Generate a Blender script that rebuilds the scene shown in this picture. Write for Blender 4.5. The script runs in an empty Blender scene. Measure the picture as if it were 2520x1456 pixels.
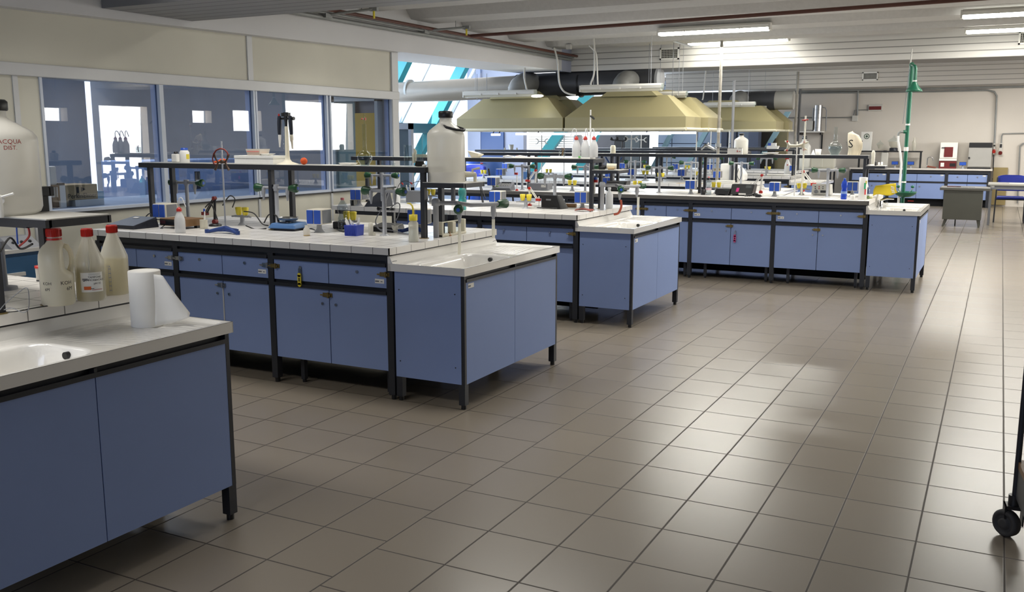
import bpy, math, random
from mathutils import Vector, Matrix
random.seed(7)
COL = bpy.context.scene.collection
PI = math.pi
# ---------------------------------------------------------------- camera (also used to turn points of the photo into points on real planes)
CAMP = Vector((2.0995, -4.2789, 1.5161)); YAW, PITCH, FPX = .4762, -.1664, 2305.6
_f = Vector((-math.sin(YAW)*math.cos(PITCH), math.cos(YAW)*math.cos(PITCH), math.sin(PITCH)))
_r = Vector((math.cos(YAW), math.sin(YAW), 0)); _u = _r.cross(_f)
def A(u, v, **k):
    d = _f + _r*((u-1260)/FPX) + _u*((728-v)/FPX)
    (a, val), = k.items(); i = 'xyz'.index(a)
    return CAMP + d*((val-CAMP[i])/d[i])
def AX(u, y, v=400): return A(u, v, y=y).x
def lin(c): return c/12.92 if c <= .04045 else ((c+.055)/1.055)**2.4
def hx(h):
    h = h.lstrip('#'); return tuple(lin(int(h[i:i+2], 16)/255) for i in (0, 2, 4))+(1,)
# ---------------------------------------------------------------- materials
class NT:
    def __init__(s, m): s.t = m.node_tree; s.n = s.t.nodes; s.l = s.t.links
    def add(s, typ, **kw):
        nd = s.n.new(typ)
        for k, v in kw.items(): setattr(nd, k, v)
        return nd
    def put(s, sock, val):
        if hasattr(val, 'is_output') or hasattr(val, 'links'): s.l.new(val, sock)
        else: sock.default_value = val
    def math(s, op, a, b=None, c=None):
        nd = s.add('ShaderNodeMath', operation=op)
        for i, v in enumerate((a, b, c)):
            if v is not None: s.put(nd.inputs[i], v)
        return nd.outputs[0]
    def mix(s, fac, a, b):
        nd = s.add('ShaderNodeMix', data_type='RGBA'); s.put(nd.inputs[0], fac); s.put(nd.inputs[6], a); s.put(nd.inputs[7], b); return nd.outputs[2]
    def coord(s): return s.add('ShaderNodeTexCoord').outputs['Object']
    def noise(s, scale, detail=3, vec=None):
        nd = s.add('ShaderNodeTexNoise'); nd.inputs['Scale'].default_value = scale; nd.inputs['Detail'].default_value = detail
        s.l.new(vec if vec is not None else s.coord(), nd.inputs['Vector']); return nd.outputs['Fac']
    def bump(s, h, strength=.2, dist=.01):
        nd = s.add('ShaderNodeBump'); nd.inputs['Strength'].default_value = strength; nd.inputs['Distance'].default_value = dist
        s.l.new(h, nd.inputs['Height']); return nd.outputs[0]
def newmat(name):
    m = bpy.data.materials.new(name); m.use_nodes = True
    nt = NT(m); return m, nt, m.node_tree.nodes['Principled BSDF']
def pm(name, col, rough=.5, metal=0, var=.06, ns=6, spec=.5, bump=0, coat=0):
    m, nt, p = newmat(name); c = hx(col)
    f = nt.noise(ns); d = tuple(max(0, x*(1-var*2)) for x in c[:3])+(1,); e = tuple(min(1, x*(1+var)) for x in c[:3])+(1,)
    nt.put(p.inputs['Base Color'], nt.mix(f, d, e))
    p.inputs['Roughness'].default_value = rough; p.inputs['Metallic'].default_value = metal; p.inputs['Specular IOR Level'].default_value = spec
    if coat: p.inputs['Coat Weight'].default_value = coat; p.inputs['Coat Roughness'].default_value = .05
    if bump: nt.l.new(nt.bump(nt.noise(ns*12), bump, .002), p.inputs['Normal'])
    return m
def em(name, col, s):
    m, nt, p = newmat(name); p.inputs['Base Color'].default_value = (.8, .8, .8, 1)
    p.inputs['Emission Color'].default_value = hx(col); p.inputs['Emission Strength'].default_value = s
    return m
def glassy(name, tint, dens=.9, ior=1.45, rough=.02, milk=0., milkcol='#f4f4f0'):
    """see-through: tinted transparency with a fresnel mirror on top, plus an optional milky body"""
    m, nt, p = newmat(name); nt.n.remove(p); out = nt.n['Material Output']
    tr = nt.add('ShaderNodeBsdfTransparent'); t = hx(tint); tr.inputs[0].default_value = tuple(x*dens for x in t[:3])+(1,)
    gl = nt.add('ShaderNodeBsdfGlossy'); gl.inputs['Roughness'].default_value = rough; gl.inputs[0].default_value = (1, 1, 1, 1)
    fr = nt.add('ShaderNodeFresnel'); fr.inputs[0].default_value = ior
    body = tr.outputs[0]
    if milk:
        df = nt.add('ShaderNodeBsdfDiffuse'); df.inputs[0].default_value = hx(milkcol)
        tl = nt.add('ShaderNodeBsdfTranslucent'); tl.inputs[0].default_value = hx(milkcol)
        a = nt.add('ShaderNodeMixShader'); a.inputs[0].default_value = .45; nt.l.new(df.outputs[0], a.inputs[1]); nt.l.new(tl.outputs[0], a.inputs[2])
        b = nt.add('ShaderNodeMixShader'); nt.put(b.inputs[0], nt.math('ADD', nt.math('MULTIPLY', nt.noise(4), .06), milk-.03)); nt.l.new(tr.outputs[0], b.inputs[1]); nt.l.new(a.outputs[0], b.inputs[2]); body = b.outputs[0]
    mx = nt.add('ShaderNodeMixShader'); ge = nt.add('ShaderNodeNewGeometry'); nt.l.new(nt.math('MULTIPLY', fr.outputs[0], nt.math('SUBTRACT', 1., ge.outputs['Backfacing'])), mx.inputs[0]); nt.l.new(body, mx.inputs[1]); nt.l.new(gl.outputs[0], mx.inputs[2])
    nt.l.new(mx.outputs[0], out.inputs[0]); return m
def tilemat(name, tx, ty, ox, oy, col, grout, gw, rough, var=.08, shift=None, shine=.5, roughvar=.1, axes='xy', bumpd=.4):
    """square tiles with joints, worked out from object coordinates"""
    m, nt, p = newmat(name); sp = nt.add('ShaderNodeSeparateXYZ'); co = nt.coord(); nt.l.new(co, sp.inputs[0])
    x, y = sp.outputs['XYZ'.index(axes[0].upper())], sp.outputs['XYZ'.index(axes[1].upper())]
    if shift:
        y = nt.math('SUBTRACT', y, nt.math('MULTIPLY', nt.math('LESS_THAN', x, shift[0]), shift[1]))
    a = nt.math('DIVIDE', nt.math('SUBTRACT', x, ox), tx); b = nt.math('DIVIDE', nt.math('SUBTRACT', y, oy), ty)
    def edge(t, size):
        f = nt.math('FRACT', t); return nt.math('MULTIPLY', nt.math('MINIMUM', f, nt.math('SUBTRACT', 1., f)), size)
    e = nt.math('MINIMUM', edge(a, tx), edge(b, ty))
    g = nt.add('ShaderNodeMapRange'); g.inputs['From Min'].default_value = gw*.5; g.inputs['From Max'].default_value = gw*.5+.0015; nt.l.new(e, g.inputs[0])
    wn = nt.add('ShaderNodeTexWhiteNoise', noise_dimensions='2D'); cb = nt.add('ShaderNodeCombineXYZ')
    nt.l.new(nt.math('FLOOR', a), cb.inputs[0]); nt.l.new(nt.math('FLOOR', b), cb.inputs[1]); nt.l.new(cb.outputs[0], wn.inputs['Vector'])
    k = nt.math('MULTIPLY', nt.math('SUBTRACT', wn.outputs[0], .5), var)
    hs = nt.add('ShaderNodeHueSaturation'); hs.inputs['Color'].default_value = hx(col); nt.l.new(nt.math('ADD', 1., k), hs.inputs['Value'])
    nt.put(p.inputs['Base Color'], nt.mix(g.outputs[0], hx(grout), hs.outputs[0]))
    nt.put(p.inputs['Roughness'], nt.math('ADD', rough, nt.math('MULTIPLY', nt.math('SUBTRACT', 1., g.outputs[0]), .4)))
    p.inputs['Specular IOR Level'].default_value = shine
    nt.l.new(nt.bump(g.outputs[0], bumpd, .002), p.inputs['Normal']); return m
def plankmat(name, col, pitch, off, axis='z', line=.35, rough=.6):
    m, nt, p = newmat(name); sp = nt.add('ShaderNodeSeparateXYZ'); nt.l.new(nt.coord(), sp.inputs[0])
    f = nt.math('FRACT', nt.math('DIVIDE', nt.math('SUBTRACT', sp.outputs['xyz'.index(axis)], off), pitch))
    e = nt.math('MINIMUM', f, nt.math('SUBTRACT', 1., f)); g = nt.add('ShaderNodeMapRange'); g.inputs['From Min'].default_value = .03; g.inputs['From Max'].default_value = .09; nt.l.new(e, g.inputs[0])
    c = hx(col); d = tuple(x*line for x in c[:3])+(1,)
    nt.put(p.inputs['Base Color'], nt.mix(g.outputs[0], d, c)); p.inputs['Roughness'].default_value = rough
    nt.l.new(nt.bump(g.outputs[0], .5, .006), p.inputs['Normal']); return m
# ---------------------------------------------------------------- mesh builder
class MB:
    def __init__(s): s.v = []; s.f = []; s.s = []
    def _add(s, vs, fs, sm=False):
        o = len(s.v); s.v += [tuple(x) for x in vs]; s.f += [tuple(i+o for i in f) for f in fs]; s.s += [sm]*len(fs); return s
    def box(s, x0, y0, z0, x1, y1, z1):
        return s.hexa([(x0,y0,z0),(x1,y0,z0),(x1,y1,z0),(x0,y1,z0),(x0,y0,z1),(x1,y0,z1),(x1,y1,z1),(x0,y1,z1)])
    def cbox(s, c, d): return s.box(c[0]-d[0]/2, c[1]-d[1]/2, c[2], c[0]+d[0]/2, c[1]+d[1]/2, c[2]+d[2])
    def hexa(s, p): return s._add(p, [(3,2,1,0),(4,5,6,7),(0,1,5,4),(1,2,6,5),(2,3,7,6),(3,0,4,7)])
    def tube(s, pts, r, n=8, caps=True):
        P = [Vector(p) for p in pts]; rs = r if isinstance(r, (list, tuple)) else [r]*len(P); vs = []; fs = []
        t0 = (P[1]-P[0]).normalized(); nrm = t0.orthogonal().normalized()
        for i, p in enumerate(P):
            t = ((P[min(i+1, len(P)-1)]-p).normalized()+(p-P[max(i-1, 0)]).normalized())
            if t.length < 1e-6: t = t0
            t.normalize(); nrm = (nrm-t*nrm.dot(t)).normalized(); b = t.cross(nrm)
            for k in range(n): a = 2*PI*k/n; vs.append(p+(nrm*math.cos(a)+b*math.sin(a))*rs[i])
        for i in range(len(P)-1):
            for k in range(n): fs.append((i*n+k, i*n+(k+1) % n, (i+1)*n+(k+1) % n, (i+1)*n+k))
        s._add(vs, fs, True)
        if caps: s._add(vs[:n], [tuple(range(n))[::-1]]); s._add(vs[-n:], [tuple(range(n))])
        return s
    def cyl(s, p, q, r, r2=None, n=16): return s.tube([p, q], [r, r if r2 is None else r2], n)
    def lathe(s, prof, c=(0,0,0), n=24, flat=False):
        vs = []; fs = []; m = len(prof)
        for r, z in prof:
            for k in range(n): a = 2*PI*k/n; vs.append((c[0]+r*math.cos(a), c[1]+r*math.sin(a), c[2]+z))
        for i in range(m-1):
            for k in range(n): fs.append((i*n+k, i*n+(k+1) % n, (i+1)*n+(k+1) % n, (i+1)*n+k))
        s._add(vs, fs, not flat)
        if prof[0][0] > 1e-5: s._add(vs[:n], [tuple(range(n))[::-1]])
        if prof[-1][0] > 1e-5: s._add(vs[-n:], [tuple(range(n))])
        return s
    def sph(s, c, r, n=14, sq=(1,1,1)):
        vs = []; fs = []; m = n//2
        for i in range(m+1):
            t = PI*i/m
            for k in range(n): a = 2*PI*k/n; vs.append((c[0]+sq[0]*r*math.sin(t)*math.cos(a), c[1]+sq[1]*r*math.sin(t)*math.sin(a), c[2]-sq[2]*r*math.cos(t)))
        for i in range(m):
            for k in range(n): fs.append((i*n+k, i*n+(k+1) % n, (i+1)*n+(k+1) % n, (i+1)*n+k))
        return s._add(vs, fs, True)
    def prism(s, poly, a, b, axis='z'):
        i = 'xyz'.index(axis); n = len(poly)
        def P(p, h): q = list(p); q.insert(i, h); return q
        vs = [P(p, a) for p in poly]+[P(p, b) for p in poly]
        fs = [tuple(range(n))[::-1], tuple(range(n, 2*n))]+[(k, (k+1) % n, n+(k+1) % n, n+k) for k in range(n)]
        return s._add(vs, fs)
    def grid(s, fn, nu, nv, sm=True):
        vs = [fn(i/nu, j/nv) for j in range(nv+1) for i in range(nu+1)]
        return s._add(vs, [(j*(nu+1)+i, j*(nu+1)+i+1, (j+1)*(nu+1)+i+1, (j+1)*(nu+1)+i) for j in range(nv) for i in range(nu)], sm)
def obj(name, mb, mat, parent=None, loc=(0,0,0), rz=0, bev=0, solid=0):
    me = bpy.data.meshes.new(name); me.from_pydata(mb.v, [], mb.f); me.polygons.foreach_set('use_smooth', mb.s); me.materials.append(mat)
    o = bpy.data.objects.new(name, me); COL.objects.link(o); o.location = loc; o.rotation_euler = (0, 0, rz)
    if parent: o.parent = parent
    if solid: md = o.modifiers.new('s', 'SOLIDIFY'); md.thickness = solid
    if bev: md = o.modifiers.new('b', 'BEVEL'); md.width = bev; md.segments = 2; md.limit_method = 'ANGLE'
    return o
def tag(o, label, cat, group=None, kind=None):
    o['label'] = label; o['category'] = cat
    if group: o['group'] = group
    if kind: o['kind'] = kind
    return o
def thing(name, label, cat, loc=(0,0,0), rz=0, group=None):
    o = bpy.data.objects.new(name, None); COL.objects.link(o); o.location = loc; o.rotation_euler = (0, 0, rz); o.empty_display_size = .05
    return tag(o, label, cat, group)
def struct(name, mb, mat, label, cat, bev=0, solid=0): return tag(obj(name, mb, mat, bev=bev, solid=solid), label, cat, kind='structure')
def dup(root, loc, rz=0, label=None, group=None, sc=1):
    def cp(o, par):
        c = o.copy(); COL.objects.link(c)
        if par: c.parent = par
        for ch in list(o.children): cp(ch, c)
        return c
    r = cp(root, None); r.location = loc; r.rotation_euler = (0, 0, rz); r.scale = (sc, sc, sc)
    if label: r['label'] = label
    if group: r['group'] = group
    return r
def multi(name, mbs, mat, par):
    return [obj(name, m, mat, par) for m in mbs]
def textmesh(s, size, align='CENTER', ext=0):
    c = bpy.data.curves.new('t', 'FONT'); c.body = s; c.size = size; c.align_x = align; c.align_y = 'CENTER'; c.extrude = ext; c.resolution_u = 2
    o = bpy.data.objects.new('t', c); COL.objects.link(o); bpy.context.view_layer.update()
    me = o.to_mesh(); b = MB(); b._add([v.co[:] for v in me.vertices], [p.vertices[:] for p in me.polygons])
    o.to_mesh_clear(); bpy.data.objects.remove(o); bpy.data.curves.remove(c); return b
def xf(b, M):
    b.v = [tuple(M @ Vector(v)) for v in b.v]; return b
def wrap(b, R, a0, z):                 # text laid round an upright cylinder
    b.v = [(R*math.cos(a0+x/R), R*math.sin(a0+x/R), z+y) for x, y, _ in b.v]; return b
def camang(p):                         # direction, about z, from a point on the floor plan to where people stand in the aisle
    return math.atan2(CAMP.y-p[1], CAMP.x-p[0])
# ---------------------------------------------------------------- the palette
BLUE = pm('blue_laminate', '#869ac9', .55, var=.03, ns=3, spec=.3)
DARK = pm('dark_steel', '#2b2d33', .45, var=.08, spec=.4)
DARKER = pm('dark_void', '#0d0e10', .7, spec=.2)
CERAM = pm('white_ceramic', '#e9e7e2', .12, var=.015, spec=.6, coat=.4)
TILE = tilemat('white_tile_worktop', .153, .153, 0, .04, '#dedbd6', '#85827c', .004, .28, .03, shine=.45, roughvar=.05, bumpd=.25)
EDGE = tilemat('white_tile_edge', .153, .153, 0, .04, '#e2dfda', '#77746f', .003, .25, .03, shine=.45, roughvar=.05, bumpd=.25)
FLOOR = tilemat('floor_tiles', .2993, .3315, .1285, -1.5698, '#867d70', '#433c34', .0055, .27, .07, shift=(.1285, .07), shine=.5, roughvar=.035)
GREY = pm('grey_enamel', '#9c9ea3', .4, var=.04)
LGREY = pm('light_grey_plastic', '#c9c7c0', .5, var=.04)
MGREY = pm('mid_grey_plastic', '#74767b', .5)
BEIGE = pm('beige_plastic', '#d9d3c2', .5, var=.04)
CREAM = pm('cream_panel', '#cfccbd', .55, var=.08, ns=1.3)
HOODM = pm('hood_beige_plastic', '#968d68', .45, var=.07, ns=1.5)
ALU = pm('aluminium', '#c5c6c6', .35, metal=.0, var=.03)
STEEL = pm('brushed_steel', '#b9b9b9', .28, metal=1, var=.05)
CHROME = pm('chrome', '#e4e6ea', .07, metal=1, var=.02)
BRASS = pm('brass', '#8a7748', .4, metal=.6, var=.1)
GREENK = pm('dark_green_plastic', '#1d4a2c', .35, var=.08)
GREEN = pm('shower_green', '#18644a', .35, var=.05)
SOCK = pm('socket_blue', '#2a55b8', .4, var=.04)
CHAIRB = pm('chair_blue', '#2a3aa8', .7, var=.1)
TRIB = pm('cast_blue', '#24407f', .5, var=.08)
BASKB = pm('basket_blue', '#3b4fb8', .45, var=.05)
BALB = pm('balance_blue', '#4b72a4', .4, var=.04)
YELLOW = pm('yellow_plastic', '#e3cf3a', .4, var=.05)
YCLOTH = pm('yellow_cloth', '#d9bf2a', .85, var=.1)
ORANGE = pm('orange_foam', '#d9551c', .7, var=.1, ns=30)
RED = pm('red_plastic', '#b8281f', .35, var=.06)
DRED = pm('dark_red_paint', '#6d2020', .45, var=.08)
RCLOTH = pm('dull_red_cloth', '#8f524a', .9, var=.12, ns=30)
BLACK = pm('black_plastic', '#1c1c1e', .4, var=.1)
BLACKG = pm('black_screen', '#15181f', .15, var=.05)
NAVY = pm('navy_casing', '#1d212c', .45, var=.08)
WHITE = pm('white_plastic', '#eeece6', .45, var=.03)
PAPER = pm('white_paper', '#f1efe9', .9, var=.03)
FOAM = pm('styrofoam', '#ecebe6', .85, var=.04, ns=60, bump=.15)
IVORY = pm('ivory_plastic', '#e2dcc6', .45, var=.05)
CARD = pm('cardboard', '#b09a74', .85, var=.08)
WOODB = pm('brown_casing', '#7b5a36', .5, var=.12)
CANVAS = pm('natural_canvas', '#e2d6bd', .95, var=.12, ns=14, bump=.3)
INK = pm('black_ink', '#202020', .7)
REDINK = pm('red_ink', '#b04038', .7)
BLUEINK = pm('blue_ink', '#5670b8', .7)
WALLW = pm('painted_wall', '#d7d0c6', .75, var=.05, ns=1.2)
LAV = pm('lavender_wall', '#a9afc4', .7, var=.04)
PALEB = pm('pale_blue_wall', '#b4c8e6', .7, var=.05)
CONC = pm('ceiling_concrete', '#bdbcba', .85, var=.06, ns=25, bump=.25)
BEAMW = pm('white_beam', '#d5d5d6', .7, var=.03, ns=2)
PLANK = plankmat('white_planks', '#d4d1cc', .088, 2.53, 'z')
PLANKD = plankmat('grey_soffit_planks', '#8e8e90', .145, .70, 'y', line=.55)
RUST = pm('rust_red_pipe', '#5a3327', .55, var=.15)
GALV = pm('galvanised_pipe', '#8f918f', .45, metal=.3, var=.1)
DUCTD = pm('dark_duct', '#4a4b50', .4, metal=.2, var=.08)
DUCTL = pm('light_duct', '#79736a', .35, metal=.2, var=.06)  # paler copy of the duct tone, light from nearby windows put into the colour
TEAL = pm('teal_steel', '#1f8f9c', .4, var=.06)
TEALD = pm('dark_teal_steel', '#175a66', .45, var=.06)
BDOOR = pm('blue_door_paint', '#2f4f86', .4, var=.08, ns=1)
TUBE = em('fluorescent_tube', '#fdfdf2', 28)
TUBE2 = em('fluorescent_tube_blue', '#dfeaff', 3)
CLEAR = glassy('clear_glass', '#f6fafa', .97, 1.38)
WATERG = glassy('water_in_glass', '#e6f0f4', .93, 1.5)
PANE = glassy('partition_glass', '#dde4ee', .95, 1.6, rough=.004)
SKYPANE = glassy('window_glass', '#f2f8ff', .97, 1.4)
PETC = glassy('clear_pet', '#e8eef2', .86, 1.55)
PETB = glassy('blue_pet', '#4a7ae6', .85, 1.4, milk=.4, milkcol='#5584ea')
PETT = glassy('teal_pet', '#7fd6d2', .8, 1.5, milk=.3, milkcol='#8fe0dc')
HDPE = glassy('milky_plastic', '#f3f1ea', .8, 1.4, rough=.3, milk=.86, milkcol='#f3f1ea')
HDPEY = glassy('yellowish_milky_plastic', '#efe7c8', .8, 1.4, rough=.3, milk=.95, milkcol='#faf5e2')
LIQY = glassy('pale_yellow_liquid', '#e8dfae', .7, 1.35, rough=.2, milk=.6, milkcol='#f6efcc')
HDPEC = glassy('frosted_plastic', '#f0eee6', .9, 1.4, rough=.25, milk=.5, milkcol='#faf8ee')
PPW = glassy('wash_bottle_plastic', '#f1f2f4', .85, 1.4, rough=.3, milk=.75, milkcol='#f3f3f2')
GSOAP = glassy('green_soap', '#93b331', .8, 1.4, milk=.6, milkcol='#9ab83c')
# ================================================================ THE SETTING
struct('floor', MB().box(-13, -9, -.1, 6.7, 26, 0), FLOOR, 'grey-brown square ceramic floor tiles with dark joints', 'floor')
# ceiling: ribbed precast slabs running across the hall
prof = [(-9, 3.0)]; y = -8.4
while y < 19:
    prof += [(y, 2.98), (y+.16, 2.83), (y+.62, 2.83), (y+.78, 2.98)]; y += 1.19
prof += [(26, 3.0), (26, 3.2), (-9, 3.2)]
struct('ceiling', MB().prism(prof, -5.6, 6.7, 'x'), CONC, 'pale grey ribbed concrete ceiling', 'ceiling')
YB, XR = 19.75, 6.5
struct('wall_back', MB().box(AX(1860, YB), YB, 0, XR, YB+.15, 3.1), WALLW, 'off-white painted back wall', 'wall')
# right wall (outside the frame): a band of tall windows whose daylight shows in the glass partition
b = MB(); wins = [(5.2, 5.9, 1.95, 2.2), (8.0, 8.6, 1.86, 2.12), (9.35, 10.6, .5, 2.2), (11.9, 12.5, 1.88, 2.16), (13.2, 14.2, 1.7, 2.2), (15.0, 18.0, 1.2, 2.5)]
yy = -9
for y0, y1, z0, z1 in wins:
    b.box(XR, yy, 0, XR+.2, y0, 3.1); b.box(XR, y0, 0, XR+.2, y1, z0); b.box(XR, y0, z1, XR+.2, y1, 3.1); yy = y1
b.box(XR, yy, 0, XR+.2, YB, 3.1)
struct('wall_right', b, WALLW, 'off-white right wall with tall windows', 'wall')
struct('wall_front', MB().box(-13, -9.15, 0, XR+.2, -9, 3.1), WALLW, 'off-white wall behind the camera', 'wall')
# ---- left partition: panels, aluminium rails, four panes
XW = -4.0
def sof(y): return 2.388+.0157*y          # underside of the long beam
b = MB()
b.box(XW-.1, -9, 0, XW, .225, 1.95); b.box(XW-.1, .225, 0, XW, 4.60, .975)
b.hexa([(XW-.1,-9,2.03),(XW,-9,2.03),(XW,4.68,2.03),(XW-.1,4.68,2.03),(XW-.1,-9,sof(-9)),(XW,-9,sof(-9)),(XW,4.68,sof(4.68)),(XW-.1,4.68,sof(4.68))])
struct('wall_left', b, CREAM, 'cream panelled partition wall with wipe marks', 'wall')
b = MB(); b.box(XW-.13, -9, 1.945, XW+.022, 4.74, 2.035)
struct('trim_1', b, ALU, 'light grey horizontal rail above the partition windows', 'trim', bev=.006)
b = MB()
b.box(XW-.02, 2.335, 2.03, XW+.012, 2.40, sof(2.36)); b.box(XW-.12, 4.60, 0, XW+.02, 4.72, sof(4.7)); b.box(XW-.02, .02, 0, XW+.01, .06, 1.95); b.box(XW-.02, 3.47, 0, XW+.012, 3.50, .98); b.box(XW-.02, 2.40, 0, XW+.012, 2.425, .98); b.box(XW-.02, .10, 0, XW+.012, .12, .98)
struct('trim_2', b, ALU, 'light grey upright cover strips of the partition', 'trim')
ys = [(.246, 1.30), (1.342, 2.386), (2.436, 3.44), (3.515, 4.59)]
for i, (y0, y1) in enumerate(ys):
    w = tag(obj('window_%d' % (i+1), MB().box(XW-.03, y0-.01, 1.0, XW-.022, y1+.01, 1.945), PANE), 'large glass pane of the partition, number %s from the left' % ['one', 'two', 'three', 'four'][i], 'window', kind='structure')
    fr = MB(); fr.box(XW-.09, y0-.02, .975, XW+.015, y1+.02, 1.0)
    fr.box(XW-.02, y1, 1.0, XW+.012, y1+.021, 1.945); fr.box(XW-.02, y0-.021, 1.0, XW+.012, y0, 1.945)
    obj('window_jamb', MB().box(XW-.085, y1-.005, 1.0, XW-.032, y1+.02, 1.945), pm('blue_lit_jamb%d' % i, '#b9c9ee', .5), w)  # the bluish light falling on the jamb is put into its colour
    obj('window_frame', fr, pm('pale_frame%d' % i, '#c3cbd8', .4), w)
    obj('gasket', MB().box(XW+.012, y0-.05, .965, XW+.02, y1+.05, .978), BLACK, w)
# ---- long white beam on the partition, cross beams, planked box beam near the camera
def yb(x0, x1, y0, y1, zb, zt): return MB().hexa([(x0,y0,zb(y0)),(x1,y0,zb(y0)),(x1,y1,zb(y1)),(x0,y1,zb(y1)),(x0,y0,zt),(x1,y0,zt),(x1,y1,zt),(x0,y1,zt)])
struct('trim_3', yb(-4.75, -3.88, -9, 8.95, sof, 2.99), BEAMW, 'long white concrete beam running above the glazed partition', 'beam')
struct('trim_4', MB().box(-4.15, 9.3, 2.53, XR, 10.02, 3.0), PLANK, 'deep white planked cross beam under the ceiling lights', 'beam')
struct('trim_5', MB().box(-4.3, 15.2, 2.49, XR, 15.95, 3.0), plankmat('white_planks_far', '#cfcac2', .088, 2.49, 'z', .5), 'far white planked cross beam with a dark vent', 'beam')
struct('trim_6', MB().box(-3.87, .70, 2.463, XR, 1.575, 3.0), PLANKD, 'dark grey slatted soffit box across the top left corner', 'beam')
b = MB(); b.box(-4.35, 9.0, 0, -4.16, 10.0, 2.9)
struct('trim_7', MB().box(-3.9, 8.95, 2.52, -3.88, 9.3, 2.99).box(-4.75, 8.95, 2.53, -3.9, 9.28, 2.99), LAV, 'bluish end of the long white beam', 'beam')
# ---- room behind the partition
struct('wall_far_left', MB().box(-9.0, -9, 0, -8.9, 4.2, 3.0), pm('dim_blue_wall', '#9a9ea6', .8, var=.1), 'dim blue-grey wall behind the partition glass', 'wall')
struct('wall_inner_left', MB().box(-8.9, 4.62, 0, -7.6, 4.72, 3.0).box(-4.9, 4.62, 0, -4.14, 4.72, 3.0).box(-7.6, 4.62, 0, -4.9, 4.72, 3.0), pm('inner_wall', '#979ca6', .7), 'blue-grey end wall of the glazed side room', 'wall')
b = MB(); b.box(-9, -9, 2.9, -4.75, 4.7, 3.0); struct('trim_8', b, pm('inner_ceiling', '#737883', .8), 'grey ceiling of the glazed side room', 'ceiling')
b = MB(); b.box(-4.80, 4.50, 0, -4.72, 4.6, 2.0).box(-4.16, 4.50, 0, -4.12, 4.6, 2.0).box(-4.80, 4.50, 1.93, -4.12, 4.6, 2.0)
d = tag(obj('door_1', b, pm('door_frame_pale', '#c9d3d6', .4)), 'pale framed doorway with a yellow panel seen through the fourth pane', 'door', kind='structure')
obj('yellow_panel', MB().box(-4.46, 4.54, 0, -4.17, 4.57, 1.80), pm('yellow_door_panel', '#d8b64a', .5), d)
obj('pane', MB().box(-4.72, 4.54, 0, -4.46, 4.56, 1.93), pm('grey_glass', '#8fa7a6', .3), d)
# ---- glazed facade far left: white sky outside, teal raking steel
def fx(z): return -9.05+.62*z
def fac(b, y0, y1, z0, z1, t): return b.hexa([(fx(z0),y0,z0),(fx(z0)+t,y0,z0),(fx(z0)+t,y1,z0),(fx(z0),y1,z0),(fx(z1),y0,z1),(fx(z1)+t,y0,z1),(fx(z1)+t,y1,z1),(fx(z1),y1,z1)])
w = tag(obj('window_5', fac(MB(), 4.8, 12.6, .55, 3.2, .01), SKYPANE), 'overexposed raking glass facade with bright sky behind', 'window', kind='structure')
b = MB()
for yy in (7.4, 9.6, 11.55): fac(b, yy, yy+.16, .2, 3.2, .22)
obj('raking_beam', b, TEAL, w)
b = MB()
for yy in (8.4, 10.55, 12.2): fac(b, yy, yy+.05, .5, 3.2, .06)
obj('glazing_bar', b, pm('white_bars', '#dfeaf2', .5), w)
obj('transom', fac(MB(), 7.4, 12.0, 1.62, 1.80, .2), TEALD, w)
d = tag(obj('door_4', MB().box(AX(968,6.5), 6.5, 0, AX(974,6.5), 6.56, 1.72).box(AX(1006,6.5), 6.5, 0, AX(1013,6.5), 6.56, 1.72).box(AX(968,6.5), 6.5, 1.64, AX(1013,6.5), 6.56, 1.72).box(AX(968,6.5), 6.5, .78, AX(1013,6.5), 6.56, .86), pm('grey_door_frame', '#9aa2ae', .4)), 'grey framed glass door just beyond the end of the partition', 'door', kind='structure')
obj('pane', MB().box(AX(974,6.5), 6.52, .86, AX(1006,6.5), 6.54, 1.64), pm('dark_pane', '#4c5a62', .15), d); obj('lower_panel', MB().box(AX(974,6.5), 6.52, 0, AX(1006,6.5), 6.54, .78), pm('pale_panel', '#b4bccb', .5), d)
struct('wall_facade', MB().box(-9.2, 4.8, 0, -8.75, 26, .5), PALEB, 'pale low wall below the raking facade', 'wall')
struct('wall_side', MB().box(-7.55, 12.6, 0, -6.35, 12.75, 3.1).box(-7.6, 12.55, 0, -7.3, 12.6, 3.1), LAV, 'lavender grey wall holding the dark blue door', 'wall')
d = tag(obj('door_2', MB().box(-7.42, 12.56, 0, -6.78, 12.6, 1.64), BDOOR), 'dark blue steel door beside the raking facade', 'door', kind='structure')
obj('sign_plate', MB().box(-6.93, 12.553, 1.58, -6.84, 12.56, 1.61), PAPER, d); obj('handle', MB().tube([(-7.3,12.5,1.02),(-7.22,12.5,1.02)], .012).cyl((-7.3,12.56,1.02),(-7.3,12.5,1.02),.01), RED, d)
w = tag(obj('window_6', MB().hexa([(-9.2,17.0,.6),(-9.2,17.02,.6),(-6.2,17.02,.6),(-6.2,17.0,.6),(-9.2,17.0,2.9),(-9.2,17.02,2.9),(-5.4,17.02,2.9),(-5.4,17.0,2.9)]), em('blind_daylight', '#eef4ff', 1.6)), 'white slatted blinds glowing behind raking teal steel, under the left hood', 'window', kind='structure')
b = MB()
for xx in (-8.55, -7.35): b.hexa([(xx,16.8,.5),(xx+.3,16.8,.5),(xx+.3,16.95,.5),(xx,16.95,.5),(xx+1.9,16.8,2.9),(xx+2.2,16.8,2.9),(xx+2.2,16.95,2.9),(xx+1.9,16.95,2.9)])
obj('raking_beam', b, TEAL, w)
b = MB()
for k in range(16): b.box(-8.4, 16.97, 1.05+k*.055, -6.8, 16.99, 1.07+k*.055)
obj('blind', b, LGREY, w)
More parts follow.
